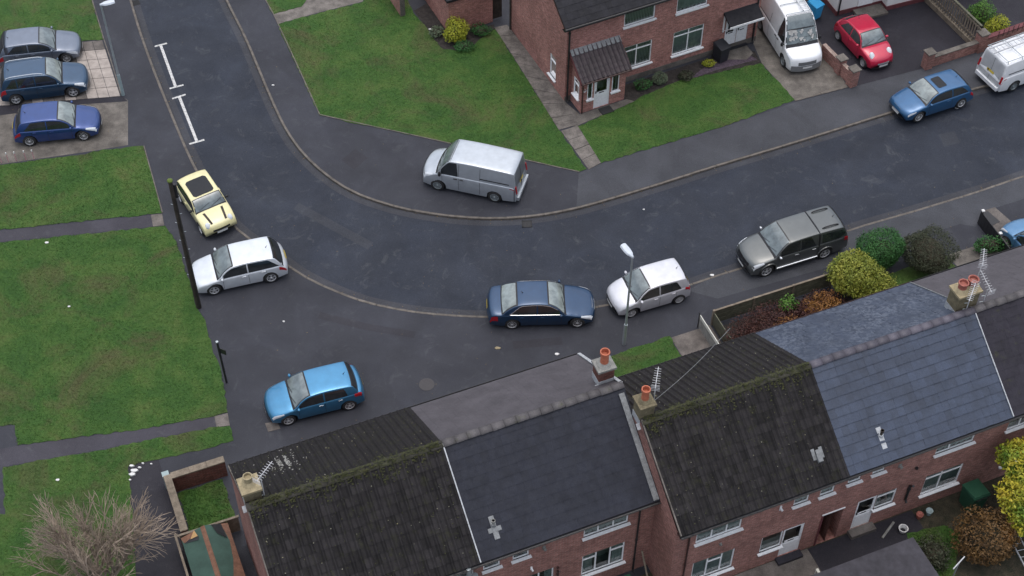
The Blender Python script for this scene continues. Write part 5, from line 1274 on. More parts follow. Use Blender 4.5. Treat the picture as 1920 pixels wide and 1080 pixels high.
def vandetail(root, f, L, roofz, mat, rails=True, rear=True):
    for sd in (1, -1):
        mb = MB()
        vs = []
        for i in range(2):
            s = 3.05 if i == 0 else L-.35
            for z in (1.28, 1.33): y = f['gwid'](s, z)+.01; vs.append(Vector((f['x_of'](f['bow'](s, y)), sd*y, z)))
        mb.add(vs, [(0, 1, 3, 2) if sd > 0 else (2, 3, 1, 0)])
        for s in (2.0, 3.05):
            p = [Vector((f['x_of'](s), sd*(f['gwid'](s, z)+.004), z)) for z in (1.2, 1.5, 1.85)]; mb.tube(p, .008, 4)
        mb.build('door_rail', M['trimblack'], root)
    # rear doors: a flat panel with frame, lamps down the sides
    xr = f['x_of'](L)-.012
    mb = MB(); w = f['H']*.80; mb.add([(xr-.0, w, .5), (xr-.0, -w, .5), (xr+.13, -w*.93, roofz-.12), (xr+.13, w*.93, roofz-.12)], [(0, 1, 2, 3), (3, 2, 1, 0)]); 
    o = mb.build('rear_door', mat, root)
    mb = MB(); mb.tube([(xr-.005, 0, .52), (xr+.125, 0, roofz-.14)], .008, 4); mb.box(xr-.03, xr, .12, .16, .95, 1.1); mb.build('door_seam', M['trimblack'], o)
    for sd in (1, -1):
        mb = MB(); mb.obox((xr-.02, sd*(f['H']-.17), .78), (.03, 0, 0), (0, sd*.11, 0), (.07, 0, .42)); mb.build('tail_light', M['tail'], root)
    mb = MB(); mb.box(xr-.1, xr+.05, -f['H']*.85, f['H']*.85, .3, .5); mb.build('rear_bumper', M['trimblack'] if not rails else mat, root)
vandetail(_, f, 4.86, 2.02, vs_)
vw = M_paint('van_white_paint', (.74, .76, .78), .0, .4)
_, f = van('white high-roofed van with a roof ladder, nose out on the concrete drive', vw, (1470.5, 114), (1432, 52), -1, dict(L=5.2, wb=3.1, r=.34, zroof=2.55, belt=[(0, .55), (.04, .82), (.16, 1.0), (.5, 1.12), (.85, 1.22), (1.3, 1.28), (5.0, 1.3), (5.14, 1.2), (5.2, .9)], gh=(.80, 1.85, 5.0, 5.16), tum=.80, side=(1.15, 2.0), lower=M_flat('grey_bumper_plastic', (.16, .165, .17), .6), grillemat=M_flat('grey_grille', (.13, .135, .14), .6)))
vandetail(_, f, 5.2, 2.5, vw)
# papers heaped behind its windscreen
for i in range(16):
    s = 1.0+rnd.uniform(0, .38); y = rnd.uniform(-.68, .62); z = f['zg'](s)+.030; mb = MB(); a = rnd.uniform(0, 3); w, h = rnd.uniform(.05, .13), rnd.uniform(.04, .08); sl = .95
    c = Vector((f['x_of'](s), y, z)); d1 = Vector((-math.cos(a), math.sin(a), math.cos(a)*sl))*w; d2 = Vector((math.sin(a), math.cos(a), -math.sin(a)*sl))*h
    mb.add([c-d1-d2, c+d1-d2, c+d1+d2, c-d1+d2], [(0, 1, 2, 3), (3, 2, 1, 0)]); mb.build('dashboard_paper', M['paper'], _)
def ladder(label, base, deg, Lx, w, z, mat='alu'):
    lr = thing('ladder', label, 'ladder', base, deg)
    for y in (-w/2, w/2):
        mb = MB(); mb.box(0, Lx, y-.02, y+.02, z-.035, z+.035); mb.build('stile', M[mat], lr)
    n = int(Lx/.27)
    for k in range(n):
        mb = MB(); mb.tube([(.15+k*.27, -w/2, z), (.15+k*.27, w/2, z)], .016, 6); mb.build('rung', M[mat], lr)
    return lr
wv = [o for o in col.objects if o.name.startswith('panel_van')][-1]
mt = par_matrix(wv); p = mt @ Vector((-2.4, .42, 0)); ladder('aluminium ladder lying along the roof of the white high-roofed van', (p.x, p.y, 0), math.degrees(wv.rotation_euler.z), 3.0, .36, 2.66)
rk = thing('roof_rack', 'thin steel roof rack on the white high-roofed van', 'roof rack', wv.location, math.degrees(wv.rotation_euler.z))
for x in (-2.2, -1.2, -.2, .6):
    mb = MB(); mb.tube([(x, -.70, 2.50), (x, -.66, 2.60), (x, .66, 2.60), (x, .70, 2.50)], .018, 6); mb.build('cross_bar', M['galv'], rk)
_, f = van('white van with roof rack, its back doors facing us at the right edge', vw, (1985, 128), (1907.5, 157), -1, dict(L=4.8, wb=3.0, r=.33, fo=.83, zroof=1.96, belt=[(0, .55), (.04, .78), (.16, .95), (.5, 1.06), (.85, 1.16), (1.3, 1.2), (4.5, 1.22), (4.72, 1.15), (4.8, .9)], gh=(.72, 1.55, 4.60, 4.76)))
vandetail(_, f, 4.8, 1.96, vw)
wv = _; mt = par_matrix(wv)
p = mt @ Vector((-2.5, .25, 0)); ladder('aluminium ladder on the rack of the white van at the right edge', (p.x, p.y, 0), math.degrees(wv.rotation_euler.z), 3.4, .38, 2.14, 'alup')
rk = thing('roof_rack', 'steel roof rack on the white van at the right edge', 'roof rack', wv.location, math.degrees(wv.rotation_euler.z))
for x in (-2.2, -1.3, -.4, .5):
    mb = MB(); mb.tube([(x, -.78, 1.92), (x, -.74, 2.06), (x, .74, 2.06), (x, .78, 1.92)], .02, 6); mb.build('cross_bar', M['galv'], rk)
for y in (-.74, .74):
    mb = MB(); mb.tube([(-2.35, y, 2.07), (.7, y, 2.07)], .02, 6); mb.build('side_bar', M['galv'], rk)

# ------------------------------------------------------------------ street furniture
def lamp_post(label, base, h, head_px, mat_base='galv'):
    root = thing('street_lamp', label, 'street lamp', base, 0, 'street lamps')
    mb = MB(); mb.tube([(0, 0, 0), (0, 0, 1.35)], .085, 12, .08); mb.build('base_section', M['steelblue'] if mat_base != 'galv' else M['galv'], root)
    mb = MB(); mb.tube([(0, 0, 1.35), (0, 0, h)], .055, 10, .04); mb.build('pole', M['galv'], root)
    t = P(*head_px, h+.05); d = Vector((t.x-base.x, t.y-base.y, 0)); l = d.length; d.normalize(); s = Vector((-d.y, d.x, 0))
    hb = MB(); pr = [(-.06, .04), (.05, .07), (.2, .14), (.42, .165), (.70, .155), (.74, .13)]; vs = []; fs = []
    k = l/.74
    for x, w in pr:
        x *= k
        for y, z in ((-w, .0), (-w*.75, .07), (0, .10), (w*.75, .07), (w, 0), (0, -.03)): vs.append(d*x+s*y+Z*(h+z))
    n = 6
    for i in range(len(pr)-1):
        for j in range(n): fs.append((i*n+j, i*n+(j+1) % n, (i+1)*n+(j+1) % n, (i+1)*n+j))
    fs.append(tuple(range(n))); fs.append(tuple(range(len(pr)*n-1, (len(pr)-1)*n-1, -1)))
    hb.add(vs, fs); hb.build('lamp_head', M['lamp'], root)
    return root
bp_ = P(1170, 645); lamp_post('grey lamp post with a pale head in front of the small silver hatchback', bp_, 5.7, (1168, 458))
bp_ = P(231, 178); lamp_post('lamp post with green-grey base at the corner of the slabbed drive', bp_, 5.75, (214, 1), 'steel')
tp = thing('telegraph_pole', 'tall dark wooden pole with mossy top between the grass and the silver hatchback', 'telegraph pole', P(373, 576), 0)
mb = MB(); mb.tube([(0, 0, -.1), (0, 0, 4), (0, 0, 8.0)], .125, 14, .09); mb.build('pole', M['wooddark'], tp)
mb = MB(); mb.lathe([(.115, 7.97), (.12, 8.03), (.07, 8.08), (.001, 8.09)], 12); mb.build('mossy_cap', M_leaf('pole_moss', [(.07, .11, .02), (.11, .15, .03)]), tp)
mb = MB()
for k in range(10): 
    z = 2.2+k*.55; s = 1 if k % 2 else -1; mb.tube([(s*.1, 0, z), (s*.19, .02, z+.01)], .011, 6)
mb.build('step_iron', M['galv'], tp)
mb = MB(); mb.tube([(.13, .05, 7.0), (.13, .05, 7.75)], .07, 8); mb.tube([(.1, -.13, .1), (.1, -.12, 7.0)], .018, 5); mb.build('cable_box', M['black'], tp)
sp = thing('sign_post', 'short black leaning sign post at the edge of the left grass', 'post', P(425, 717), 0)
mb = MB(); mb.tube([(0, 0, 0), (-.03, .0, 2.75)], .05, 10); mb.build('post', M['black'], sp)
mb = MB(); mb.lathe([(.06, 2.74), (.06, 2.80), (.001, 2.82)], 10, (-.03, 0, 0)); mb.build('cap', M['galv'], sp)
mb = MB(); mb.obox((.02, -.02, 2.05), (.26, -.12, 0), (.012, .02, 0), (0, 0, .32)); mb.build('sign_plate', M['black'], sp)
# drains and covers
def drain(label, px_, deg, w, l, z, bars=6, cat='drain'):
    r_ = thing('road_drain', label, cat, P(*px_, z), deg)
    mb = MB(); 
    for a in ((-l/2, -w/2, l, .05), (-l/2, w/2-.05, l, .05), (-l/2, -w/2, .05, w), (l/2-.05, -w/2, .05, w)): mb.box(a[0], a[0]+a[2], a[1], a[1]+a[3], 0, .012)
    mb.build('frame', M['drive'] if 0 else M['rubber'], r_)
    mb = MB(); mb.box(-l/2+.05, l/2-.05, -w/2+.05, w/2-.05, 0, .003); mb.build('sump', M['black'], r_)
    for k in range(bars):
        x = -l/2+.08+(l-.16)*k/(bars-1); mb = MB(); mb.box(x-.012, x+.012, -w/2+.05, w/2-.05, .003, .011); mb.build('bar', M['rubber'], r_)
drain('square iron drain in the road by the kerb below the silver van', (988, 420), 3, .45, .48, ZR+.009)
drain('iron drain at the top of the road by the left kerb', (255, 5), -65, .40, .42, ZR+.009)
mc = thing('manhole_cover', 'round iron cover in the footway above the near roofs', 'manhole cover', P(800, 721, .004), 0)
mb = MB(); mb.lathe([(.34, 0), (.34, .008), (.30, .012), (.001, .012)], 28); mb.build('cover', M_flat('rusty_iron', (.045, .042, .045), .7), mc)
# ------------------------------------------------------------------ walls, fences, bins (top right)
def brick_wall(label, a, b, h, th, capmat=None, mat='brick', pillars=(), cat='wall', name='brick_wall', coping=.0, single=True):
    d = b-a; L = d.length; deg = math.degrees(math.atan2(d.y, d.x)); r_ = thing(name, label, cat, a, deg)
    mb = MB(); mb.box(0, L, -th/2, th/2, 0, h); mb.build('wall', M[mat], r_)
    if capmat:
        n = max(1, round(L/.45))
        for k in range(n):
            cb = MB(); cb.box(L*k/n+.004, L*(k+1)/n-.004, -th/2-.03, th/2+.03, h+.001, h+.05+rnd.uniform(0, .008)); cb.build('coping_stone', M[capmat], r_)
    for x, ph, pw_ in pillars:
        pb = MB(); pb.box(x-pw_/2, x+pw_/2, -pw_/2, pw_/2, 0, ph); p_ = pb.build('pillar', M[mat], r_)
        cb = MB(); q = pw_/2+.05; cb.add([(x-q, -q, ph), (x+q, -q, ph), (x+q, q, ph), (x-q, q, ph), (x-q, -q, ph+.06), (x+q, -q, ph+.06), (x+q, q, ph+.06), (x-q, q, ph+.06), (x, 0, ph+.12)], [(0, 1, 5, 4), (1, 2, 6, 5), (2, 3, 7, 6), (3, 0, 4, 7), (4, 5, 8), (5, 6, 8), (6, 7, 8), (7, 4, 8)]); cb.build('pillar_cap', M['conc'] if capmat != 'redtrim' else M['redtrim'], p_)
    return r_
a, b = P(1541, 103), P(1598, 161)
brick_wall('low brick wall with two capped pillars between the white van and the red car', a, b, .75, .22, None, 'brick', ((1.55, .95, .4), ((b-a).length-.1, 1.05, .42)))
a, b = P(1733, 127), P(1834, 94)
brick_wall('low brick wall with stone coping and two capped pillars at the mouth of the dark drive', a, b, .62, .22, 'conc', 'brick', ((.12, 1.0, .42), ((b-a).length, 1.15, .45)))
a, b = P(1840, 90), P(1960, 48)
brick_wall('long red-capped brick wall behind the ladder van at the right edge', a, b, .65, .22, 'redtrim', 'brick')
pf = thing('picket_fence', 'slatted wooden fence on a low kerb beside the dark drive', 'fence', P(1739, 6), 0)
a, b = P(1737, 3), P(1828, 92); a = a-(b-a)*.12; d = b-a; L = d.length; pf.location = a; pf.rotation_euler.z = math.atan2(d.y, d.x)
mb = MB(); mb.box(0, L, -.1, .1, 0, .3); mb.build('plinth', M['wood'], pf)
n = int(L/.20)
for k in range(n):
    mb = MB(); x = .05+k*.20; mb.box(x, x+.10, -.012, .012, .32+rnd.uniform(-.01, .01), 1.5+rnd.uniform(-.015, .015)); mb.build('slat', M['wood'], pf)
for z in (.5, 1.25):
    mb = MB(); mb.box(0, L, .013, .06, z, z+.08); mb.build('rail', M['wood'], pf)
mb = MB(); mb.box(0, L, -.05, .07, 1.52, 1.56); mb.build('top_rail', M['woodgreen'], pf)
rl = thing('railing', 'thin dark metal railing on the red-capped wall at the right edge', 'railing', P(1885, 62), 0)
for k in range(6):
    q = P(1872+k*9, 68-k*3.2, .75)-rl.location; mb = MB(); mb.tube([(q.x, q.y, .65), (q.x, q.y, 1.1)], .015, 6); mb.build('baluster', M['black'], rl)
def wheelie(label, at, deg, mat, k=1.0, lid=True, group=None, tilt=0):
    r_ = thing('wheelie_bin', label, 'bin', at, deg, group)
    w, d, h = .58*k, .66*k, 1.0*k; mb = MB()
    a0, a1 = .40, .5; vs = []
    for z, s in ((.06, .82), (h*.9, 1.0)): vs += [(-w/2*s, -d/2*s, z), (w/2*s, -d/2*s, z), (w/2*s, d/2*s, z), (-w/2*s, d/2*s, z)]
    mb.add(vs, [(3, 2, 1, 0), (0, 1, 5, 4), (1, 2, 6, 5), (2, 3, 7, 6), (3, 0, 4, 7), (4, 5, 6, 7)]); mb.build('bin_body', M[mat], r_)
    mb = MB(); mb.add([(-w/2-.02, -d/2-.03, h*.9), (w/2+.02, -d/2-.03, h*.9), (w/2+.02, d/2+.03, h*.97), (-w/2-.02, d/2+.03, h*.97), (-w/2-.02, -d/2-.03, h*.94), (w/2+.02, -d/2-.03, h*.94), (w/2-.02, d/2-.02, h*1.06), (-w/2+.02, d/2-.02, h*1.06)], [(0, 1, 5, 4), (1, 2, 6, 5), (2, 3, 7, 6), (3, 0, 4, 7), (4, 5, 6, 7), (3, 2, 1, 0)]); mb.build('lid', M[mat], r_)
    mb = MB(); mb.tube([(-w/2+.05, d/2+.07, h*.95), (w/2-.05, d/2+.07, h*.95)], .016, 6); mb.build('handle', M['black'], r_)
    for s in (-1, 1):
        wb_ = MB(); wb_.tube([(s*w*.38-.03, d/2*.85, .1), (s*w*.38+.03, d/2*.85, .1)], .1, 12); wb_.build('wheel', M['rubber'], r_)
    return r_
wheelie('black wheelie bin standing left of the white double door', P(1350, 112), A2+8, 'blackbin', 1.05)
wheelie('light blue recycling bin behind the white high-roofed van', P(1525, 32), A2+12, 'bluebin', 1.0)
wheelie('dark green bin against the back wall of the slate-roofed house', uv(A1, 30.3, 24.3), A1+180, 'greenbin', 1.25)
wheelie('green bin in the back corner below the charcoal-roofed house', uv(A1, 15.6, 25.8), A1+180, 'greenbin', 1.0)
# ------------------------------------------------------------------ front gardens of the near row
cf = thing('garden_fence', 'mossy board fence with concrete posts round the red-brown shrub', 'fence', uv(A1, 25.0, 36.75), A1)
L = 6.1
for k in range(4):
    x = k*2.0; mb = MB(); mb.box(x-.05, x+.05, -.05, .05, 0, .98); mb.build('post', M['wood'], cf)
    if k < 3:
        for j in range(3):
            mb = MB(); mb.box(x+.055, x+1.945, -.025, .02, .06+j*.29, .06+j*.29+.27); mb.build('board', M['woodgreen'], cf)
        mb = MB(); mb.box(x+.055, x+1.945, -.045, .045, .931, .965); mb.build('top_rail', M['wood'], cf)
mb = MB(); mb.box(-.02, .02, -3.0, -.06, .06, .85); mb.build('side_board', M['woodgreen'], cf)
wp = thing('fence_panel', 'pale peeling fence panel with thin posts beside the pinkish path', 'fence', uv(A1, 24.35, 33.7), A1)
for k in range(4):
    mb = MB(); mb.box(-.02, .02, .0, 3.1, .10+k*.2, .10+k*.2+.19); mb.build('board', M['cream'] if k == 3 else M['mortar'], wp)
for y in (.6, 3.12): mb = MB(); mb.box(-.05, -.022, y-.025, y+.025, 0, 1.05); mb.build('post', M['black'], wp)
bf = thing('ramp_fence', 'black panel fence with white-capped posts beside the doormat ramp', 'fence', P(1866, 462), 0)
a, b = P(1866, 462), P(1834, 420); d = b-a; L = d.length; bf.rotation_euler.z = math.atan2(d.y, d.x)
for k in range(int(L/.25)+4):
    mb = MB(); x = -.9+k*.25; mb.box(x, x+.24, -.02, .02, .02, .80); mb.build('panel', M['black'], bf)
for x in (L, .0):
    mb = MB(); mb.box(x-.03, x+.03, -.06, -.022, 0, .86); p_ = mb.build('post', M['wood'], bf); mb = MB(); mb.box(x-.07, x+.07, -.1, .03, .862, .92); mb.build('post_cap', M['paper'], p_)
mb = MB(); mb.prism(px([(1842, 404), (1862, 398), (1885, 418), (1915, 445), (1900, 475), (1868, 462)]), 0, .35); mb.build('ramp', M['slab_dirty'], None, label='worn concrete ramp between the black fence and light blue car', cat='ramp')
mb = MB(); q = [P(1837, 404, .35), P(1852, 396, .35), P(1875, 416, .35), P(1858, 424, .35)]; mb.prism([(p.x, p.y) for p in q], .352, .37); mb.build('ramp_mat', M['black'], None, label='large black mat at the top of the worn concrete ramp', cat='mat')
# ------------------------------------------------------------------ walled garden and shed (bottom left)
gwb = thing('garden_wall', 'brick garden wall with pale stone coping at the end of the near row', 'wall', uv(A1, .42, 34.4), A1)
mb = MB(); mb.box(0, .24, 0, 2.84, 0, .98); mb.build('wall', M['brick3'], gwb); mb = MB(); mb.box(.24, 2.45, 2.6, 2.84, 0, .98); mb.build('wall', M['brick3'], gwb)
for k in range(4):
    cb = MB(); cb.box(-.03, .27, k*.70+.004, (k+1)*.70-.004, .982, 1.05); cb.build('coping_stone', M['wood'], gwb)
for k in range(3):
    cb = MB(); cb.box(.275+k*.73, .27+(k+1)*.73-.006, 2.56, 2.86, .982, 1.05); cb.build('coping_stone', M['wood'], gwb)
mb = MB(); mb.box(-.06, .22, 2.87, 3.12, 0, .9); mb.build('utility_box', M['steelblue'], None, label='small grey utility box at the outer corner of the garden wall', cat='box').matrix_world = par_matrix(gwb)
fb_ = thing('garden_fence', 'low weathered fence between the walled grass and the green-roofed shed', 'fence', uv(A1, .3, 34.25), A1)
for k in range(5):
    mb = MB(); mb.box(.02+k*.47, .02+k*.47+.455, -.02, .02, .05, 1.0); mb.build('board', M['wood'], fb_)
mb = MB(); mb.box(-.1, 2.4, -.045, .05, 1.002, 1.05); mb.build('top_rail', M['wood'], fb_)
fb2 = thing('garden_fence', 'narrow wooden fence between the alley and the green-roofed shed', 'fence', uv(A1, .16, 30.6), A1)
for k in range(10):
    mb = MB(); mb.box(-.02, .02, .02+k*.37, .02+k*.37+.36, .05, 1.15); mb.build('board', M['wood'], fb2)
mb = MB(); mb.box(-.04, .05, 0, 3.7, 1.152, 1.19); mb.build('top_rail', M['wood'], fb2)
sh = thing('garden_shed', 'wooden shed with torn green felt roof beside the walled grass', 'shed', uv(A1, .34, 30.2), A1)
sw, sl, se, sr = 1.86, 3.75, 1.25, 1.62
mb = MB(); mb.box(.06, sw-.06, .05, sl-.05, 0, se-.03); mb.add([(.06, sl-.05, se-.03), (sw-.06, sl-.05, se-.03), (sw/2, sl-.05, sr-.06)], [(2, 1, 0)]); mb.build('wall', M['board'], sh)
mb = MB()
mb.obox((0, 0, se-.02), (sw/2, 0, sr-se), (0, sl, 0), (0, 0, .03)); mb.obox((sw/2, 0, sr-.02), (sw/2, 0, se-sr), (0, sl, 0), (0, 0, .03)); rf = mb.build('roof', M['board'], sh)
def feltq(pts): 
    mb = MB(); mb.poly([(x, y, (se+(sr-se)*(1-abs(x-sw/2)/(sw/2)))+.018) for x, y in pts]); return mb
fl = feltq([(0, 0), (.78, 0), (.80, sl), (.55, sl), (.38, sl-.30), (.05, sl-.28), (0, sl-.1)]); fl.build('felt_sheet', M['feltgreen'], rf)
fl = feltq([(sw/2+.06, 0), (1.35, 0), (1.42, 1.2), (1.62, 2.0), (1.72, 2.9), (1.60, sl-.1), (1.2, sl), (sw/2+.05, sl)]); fl.build('felt_sheet', M['feltgreen'], rf)
fl = MB(); fl.add([(1.22, sl-.02, se+.32), (1.60, sl-.05, se+.18), (1.66, sl-.75, se+.16), (1.35, sl-.45, se+.26)], [(0, 3, 2, 1), (0, 1, 2, 3)]); fl.build('torn_felt', M['black'], rf)
fl = MB(); fl.add([(.32, sl-.30, se+.2), (.62, sl-.34, se+.32), (.55, sl-.02, se+.30)], [(0, 1, 2)]); fl.build('bare_board', M_flat('fresh_plywood', (.42, .26, .11), .7), rf)
fl = MB(); fl.add([(.05, sl-.32, se+.06), (.60, sl-.50, se+.285), (.66, sl-.36, se+.30), (.3, sl-.28, se+.2)], [(0, 1, 2, 3)]); fl.build('torn_felt', M['black'], rf)
# debris at the lawn corner
for i, (x, y, s) in enumerate(((247, 874, .10), (252, 883, .15), (249, 890, .14), (262, 877, .07), (268, 869, .06), (284, 870, .05), (244, 900, .06))):
    mb = MB(); c = P(x, y, .03); a = rnd.uniform(0, 3); q = []
    for k in range(6):
        t = k*math.pi/3+rnd.uniform(-.2, .2); q.append((c.x+math.cos(t)*s*rnd.uniform(.7, 1.2), c.y+math.sin(t)*s*.6*rnd.uniform(.7, 1.1)))
    mb.prism(q, .01, .05+s*.3)
    mb.build('litter', M['paper'], None, label='white rubble scraps dumped at the corner of the lower left grass', cat='litter', group='rubble at the grass corner')
for (x, y, z, s, lb) in ((88, 455, .03, .10, 'small white scrap on the left grass below the grey path'), (130, 575, .03, .07, 'small white scrap in the middle of the large left grass'), (1207, 393, ZR+.004, .06, 'white speck of litter on the road inside the bend'), (1044, 664, .0, .10, 'white flattened litter by the footway above the near roof'), (532, 603, 0, .06, 'white speck of litter between two parked cars on the left footway'), (933, 653, 0, .13, 'flattened beige box on the footway below the dark blue saloon'), (1335, 516, .02, .10, 'white litter on the kerb behind the small silver hatchback'), (1794, 203, ZR, .09, 'white litter beside the rear wheel of the mid blue car'), (108, 900, .03, .09, 'white scrap on the lower left grass above the bare tree'), (806, 55, .03, .08, 'white bucket-like scrap in the flower bed by the outbuilding'), (512, 160, .004, .07, 'pale scrap on the inner footway near the top'), (1339, 315, ZR, .05, 'tiny pale scrap on the road below the upper kerb')):
    mb = MB(); c = P(x, y, z); q = []
    for k in range(6):
        t = k*math.pi/3; q.append((c.x+math.cos(t)*s*rnd.uniform(.8, 1.2), c.y+math.sin(t)*s*.7*rnd.uniform(.7, 1.1)))
    mb.prism(q, z, z+.03); mb.build('litter', M['paper'] if 'beige' not in lb else M['buff'], None, label=lb, cat='litter')
# ------------------------------------------------------------------ rear gardens (bottom right)
fr_ = thing('outhouse', 'flat grey-felted outhouse roof in the back yard', 'outhouse', P(1712, 1007, 2.2)-Z*2.2, A1)
mb = MB(); mb.box(-5.2, -.05, -3.5, -.05, 0, 2.1); mb.build('wall', M['brick3'], fr_)
mb = MB(); mb.box(-5.3, 0, -3.6, 0, 2.1, 2.2); mb.build('roof', M['felt'], fr_)
gg = thing('yard_gate', 'pale cream board gate standing open by the passage', 'gate', uv(A1, 22.5, 22.15), A1-4)
for k in range(8):
    mb = MB(); mb.box(-.02, .015, .02+k*.165, .02+k*.165+.155, .12, 1.12); mb.build('board', M['cream'], gg)
mb = MB(); mb.box(-.05, .05, 0, 1.4, 1.122, 1.17); mb.build('top_rail', M['cream'], gg); mb = MB(); mb.box(-.06, -.022, 0, .08, 0, 1.15); mb.box(-.06, -.022, 1.3, 1.38, 0, 1.15); mb.build('post', M['cream'], gg)
g2 = thing('yard_gate', 'dark timber gate post with a white top beside the outhouse', 'gate', uv(A1, 24.15, 22.5), A1)
mb = MB(); mb.box(-.04, .04, 0, .08, 0, 1.3); mb.build('post', M['wooddark'], g2); mb = MB(); mb.box(-.07, .07, -.03, .11, 1.3, 1.36); mb.build('post_cap', M['mortar'], g2)
for k in range(5): mb = MB(); mb.box(-.015, .015, -.20-k*.16, -.05-k*.16, .1, 1.15); mb.build('board', M['wooddark'], g2)
pl = thing('timber_post', 'bare pole leaning against the step in the back wall', 'pole', uv(A1, 16.6, 25.6), A1)
mb = MB(); mb.tube([(0, 0, 0), (.0, 1.0, 1.5)], .04, 8); mb.build('pole', M['wood'], pl)
for (u, v, lb) in ((27.4, 21.4, 'white-topped washing line pole in the back garden'), (26.2, 17.6, 'second washing line pole lower in the back garden')):
    wl = thing('washing_pole', lb, 'pole', uv(A1, u, v), A1); mb = MB(); mb.tube([(0, 0, 0), (0, 0, 1.9)], .03, 8); mb.build('pole', M['galv'], wl); mb = MB(); mb.tube([(-.35, -.15, 1.9), (.35, .15, 1.9)], .025, 8); mb.build('crossbar', M['alup'], wl)
# loose gutter length and pots on the patio
mb = MB(); mb.tube([uv(A1, 26.2, 24.3, .06), uv(A1, 27.0, 24.75, .08)], .05, 8); mb.build('loose_pipe', M['mortar'], None, label='pale pipe lying on the patio under the small window', cat='pipe')
mb = MB(); mb.lathe([(.13, 0), (.2, .22), (.16, .22), (.12, .05)], 14, tuple(uv(A1, 27.15, 24.3))); mb.build('bowl', M['paper'], None, label='white bowl on the dark patio under the small window', cat='bowl')
for u, mt_, lb in ((28.1, 'terra2', 'terracotta plant pot against the back wall of the slate house'), (28.55, 'steelblue', 'blue-green plant pot against the back wall of the slate house')):
    q = uv(A1, u, 24.6); mb = MB(); mb.lathe([(.10, 0), (.15, .25), (.12, .25), (.001, .2)], 14, tuple(q)); mb.build('plant_pot', M[mt_], None, label=lb, cat='pot')
mb = MB(); mb.lathe([(.42, 0), (.46, .03), (.38, .05), (.36, .02), (.001, .02)], 24, tuple(uv(A1, 25.1, 22.9))); mb.build('tub_lid', M['rubber'], None, label='round dark tub lid lying on the patio by the outhouse', cat='lid')
mb = MB(); q = uv(A1, 21.0, 22.0); mb.prism([(q.x-.5, q.y-.3), (q.x+.5, q.y-.35), (q.x+.6, q.y+.35), (q.x-.3, q.y+.4)], .02, .28); mb.build('tarpaulin', M['blue_tarp'], None, label='faded blue tarpaulin heap beside the cream gate', cat='tarpaulin')
lp = thing('ladder', 'pale ladder lying in the back garden at the lower right corner', 'ladder', P(1893, 1010), 0)
a, b = P(1893, 1010), P(1935, 1090); lp.rotation_euler.z = math.atan2((b-a).y, (b-a).x)
for y in (-.2, .2): mb = MB(); mb.box(0, 2.6, y-.02, y+.02, .4, .46); mb.build('stile', M['alup'], lp)
for k in range(8): mb = MB(); mb.tube([(.2+k*.3, -.2, .43), (.2+k*.3, .2, .43)], .015, 6); mb.build('rung', M['alup'], lp)
# edging sticks by the left drive
for i, x in enumerate((3, 16, 31, 49, 64)):
    st = thing('marker_stick', 'thin pink and white stick in the row beside the concrete drive', 'stick', P(x, 305-i*1.8), 0, 'row of sticks beside the drive'); mb = MB(); mb.tube([(0, 0, 0), (.0, 0, .5)], .02, 6); mb.build('stick', M_flat('pink_stick', (.5, .25, .28), .6) if i == 0 else bpy.data.materials['pink_stick'], st); mb = MB(); mb.tube([(0, 0, .5), (0, 0, .6)], .03, 6); mb.build('tip', M['paper'], st)

# repaired trenches, and fallen leaves lying about
M['patch'] = M_asphalt('patched_asphalt', (.029, .029, .036), .1); M['patch2'] = M_asphalt('road_patch_asphalt', (.034, .038, .048), .1)
sheet('pavement_patch', px([(600, 585), (690, 607), (780, 622), (776, 634), (686, 619), (596, 597)]), .003, M['patch'])
sheet('pavement_patch', px([(960, 640), (1052, 632), (1056, 646), (964, 654)]), .003, M['patch'])
sheet('pavement_patch', px([(640, 300), (664, 318), (690, 296), (666, 279)]), .003, M['patch'])
sheet('road_patch', px([(1760, 252), (1790, 246), (1800, 268), (1770, 275)], ZR), ZR+.003, M['patch2'])
sheet('road_patch', px([(560, 380), (700, 455), (690, 468), (550, 392)], ZR), ZR+.003, M['patch2'])
fl_ = MB(); rl_ = random.Random(12)
for i in range(700):
    if i % 2: q = P(rl_.uniform(0, 1920), rl_.uniform(0, 900), .012)
    else:
        line, sd_ = ((inn_k, io), (out_k, oo))[i % 4 // 2]; k = rl_.randrange(5, len(line)-5); v_ = (line[k]-sd_[k]).normalized(); q = line[k]+v_*abs(rl_.gauss(.05, .12)); q = Vector((q.x, q.y, ZR+.016))
    a = rl_.uniform(0, 6.28); w = rl_.uniform(.015, .035); c_, s_ = math.cos(a)*w, math.sin(a)*w
    fl_.add([(q.x-c_, q.y-s_, q.z), (q.x+s_*.6, q.y-c_*.6, q.z+.012), (q.x+c_, q.y+s_, q.z+.002), (q.x-s_*.6, q.y+c_*.6, q.z+.010)], [(0, 1, 2, 3)])
fl_.build('fallen_leaves', M_leaf('fallen_leaf', [(.07, .045, .02), (.14, .09, .035), (.22, .17, .06)], 8), None, kind='stuff')

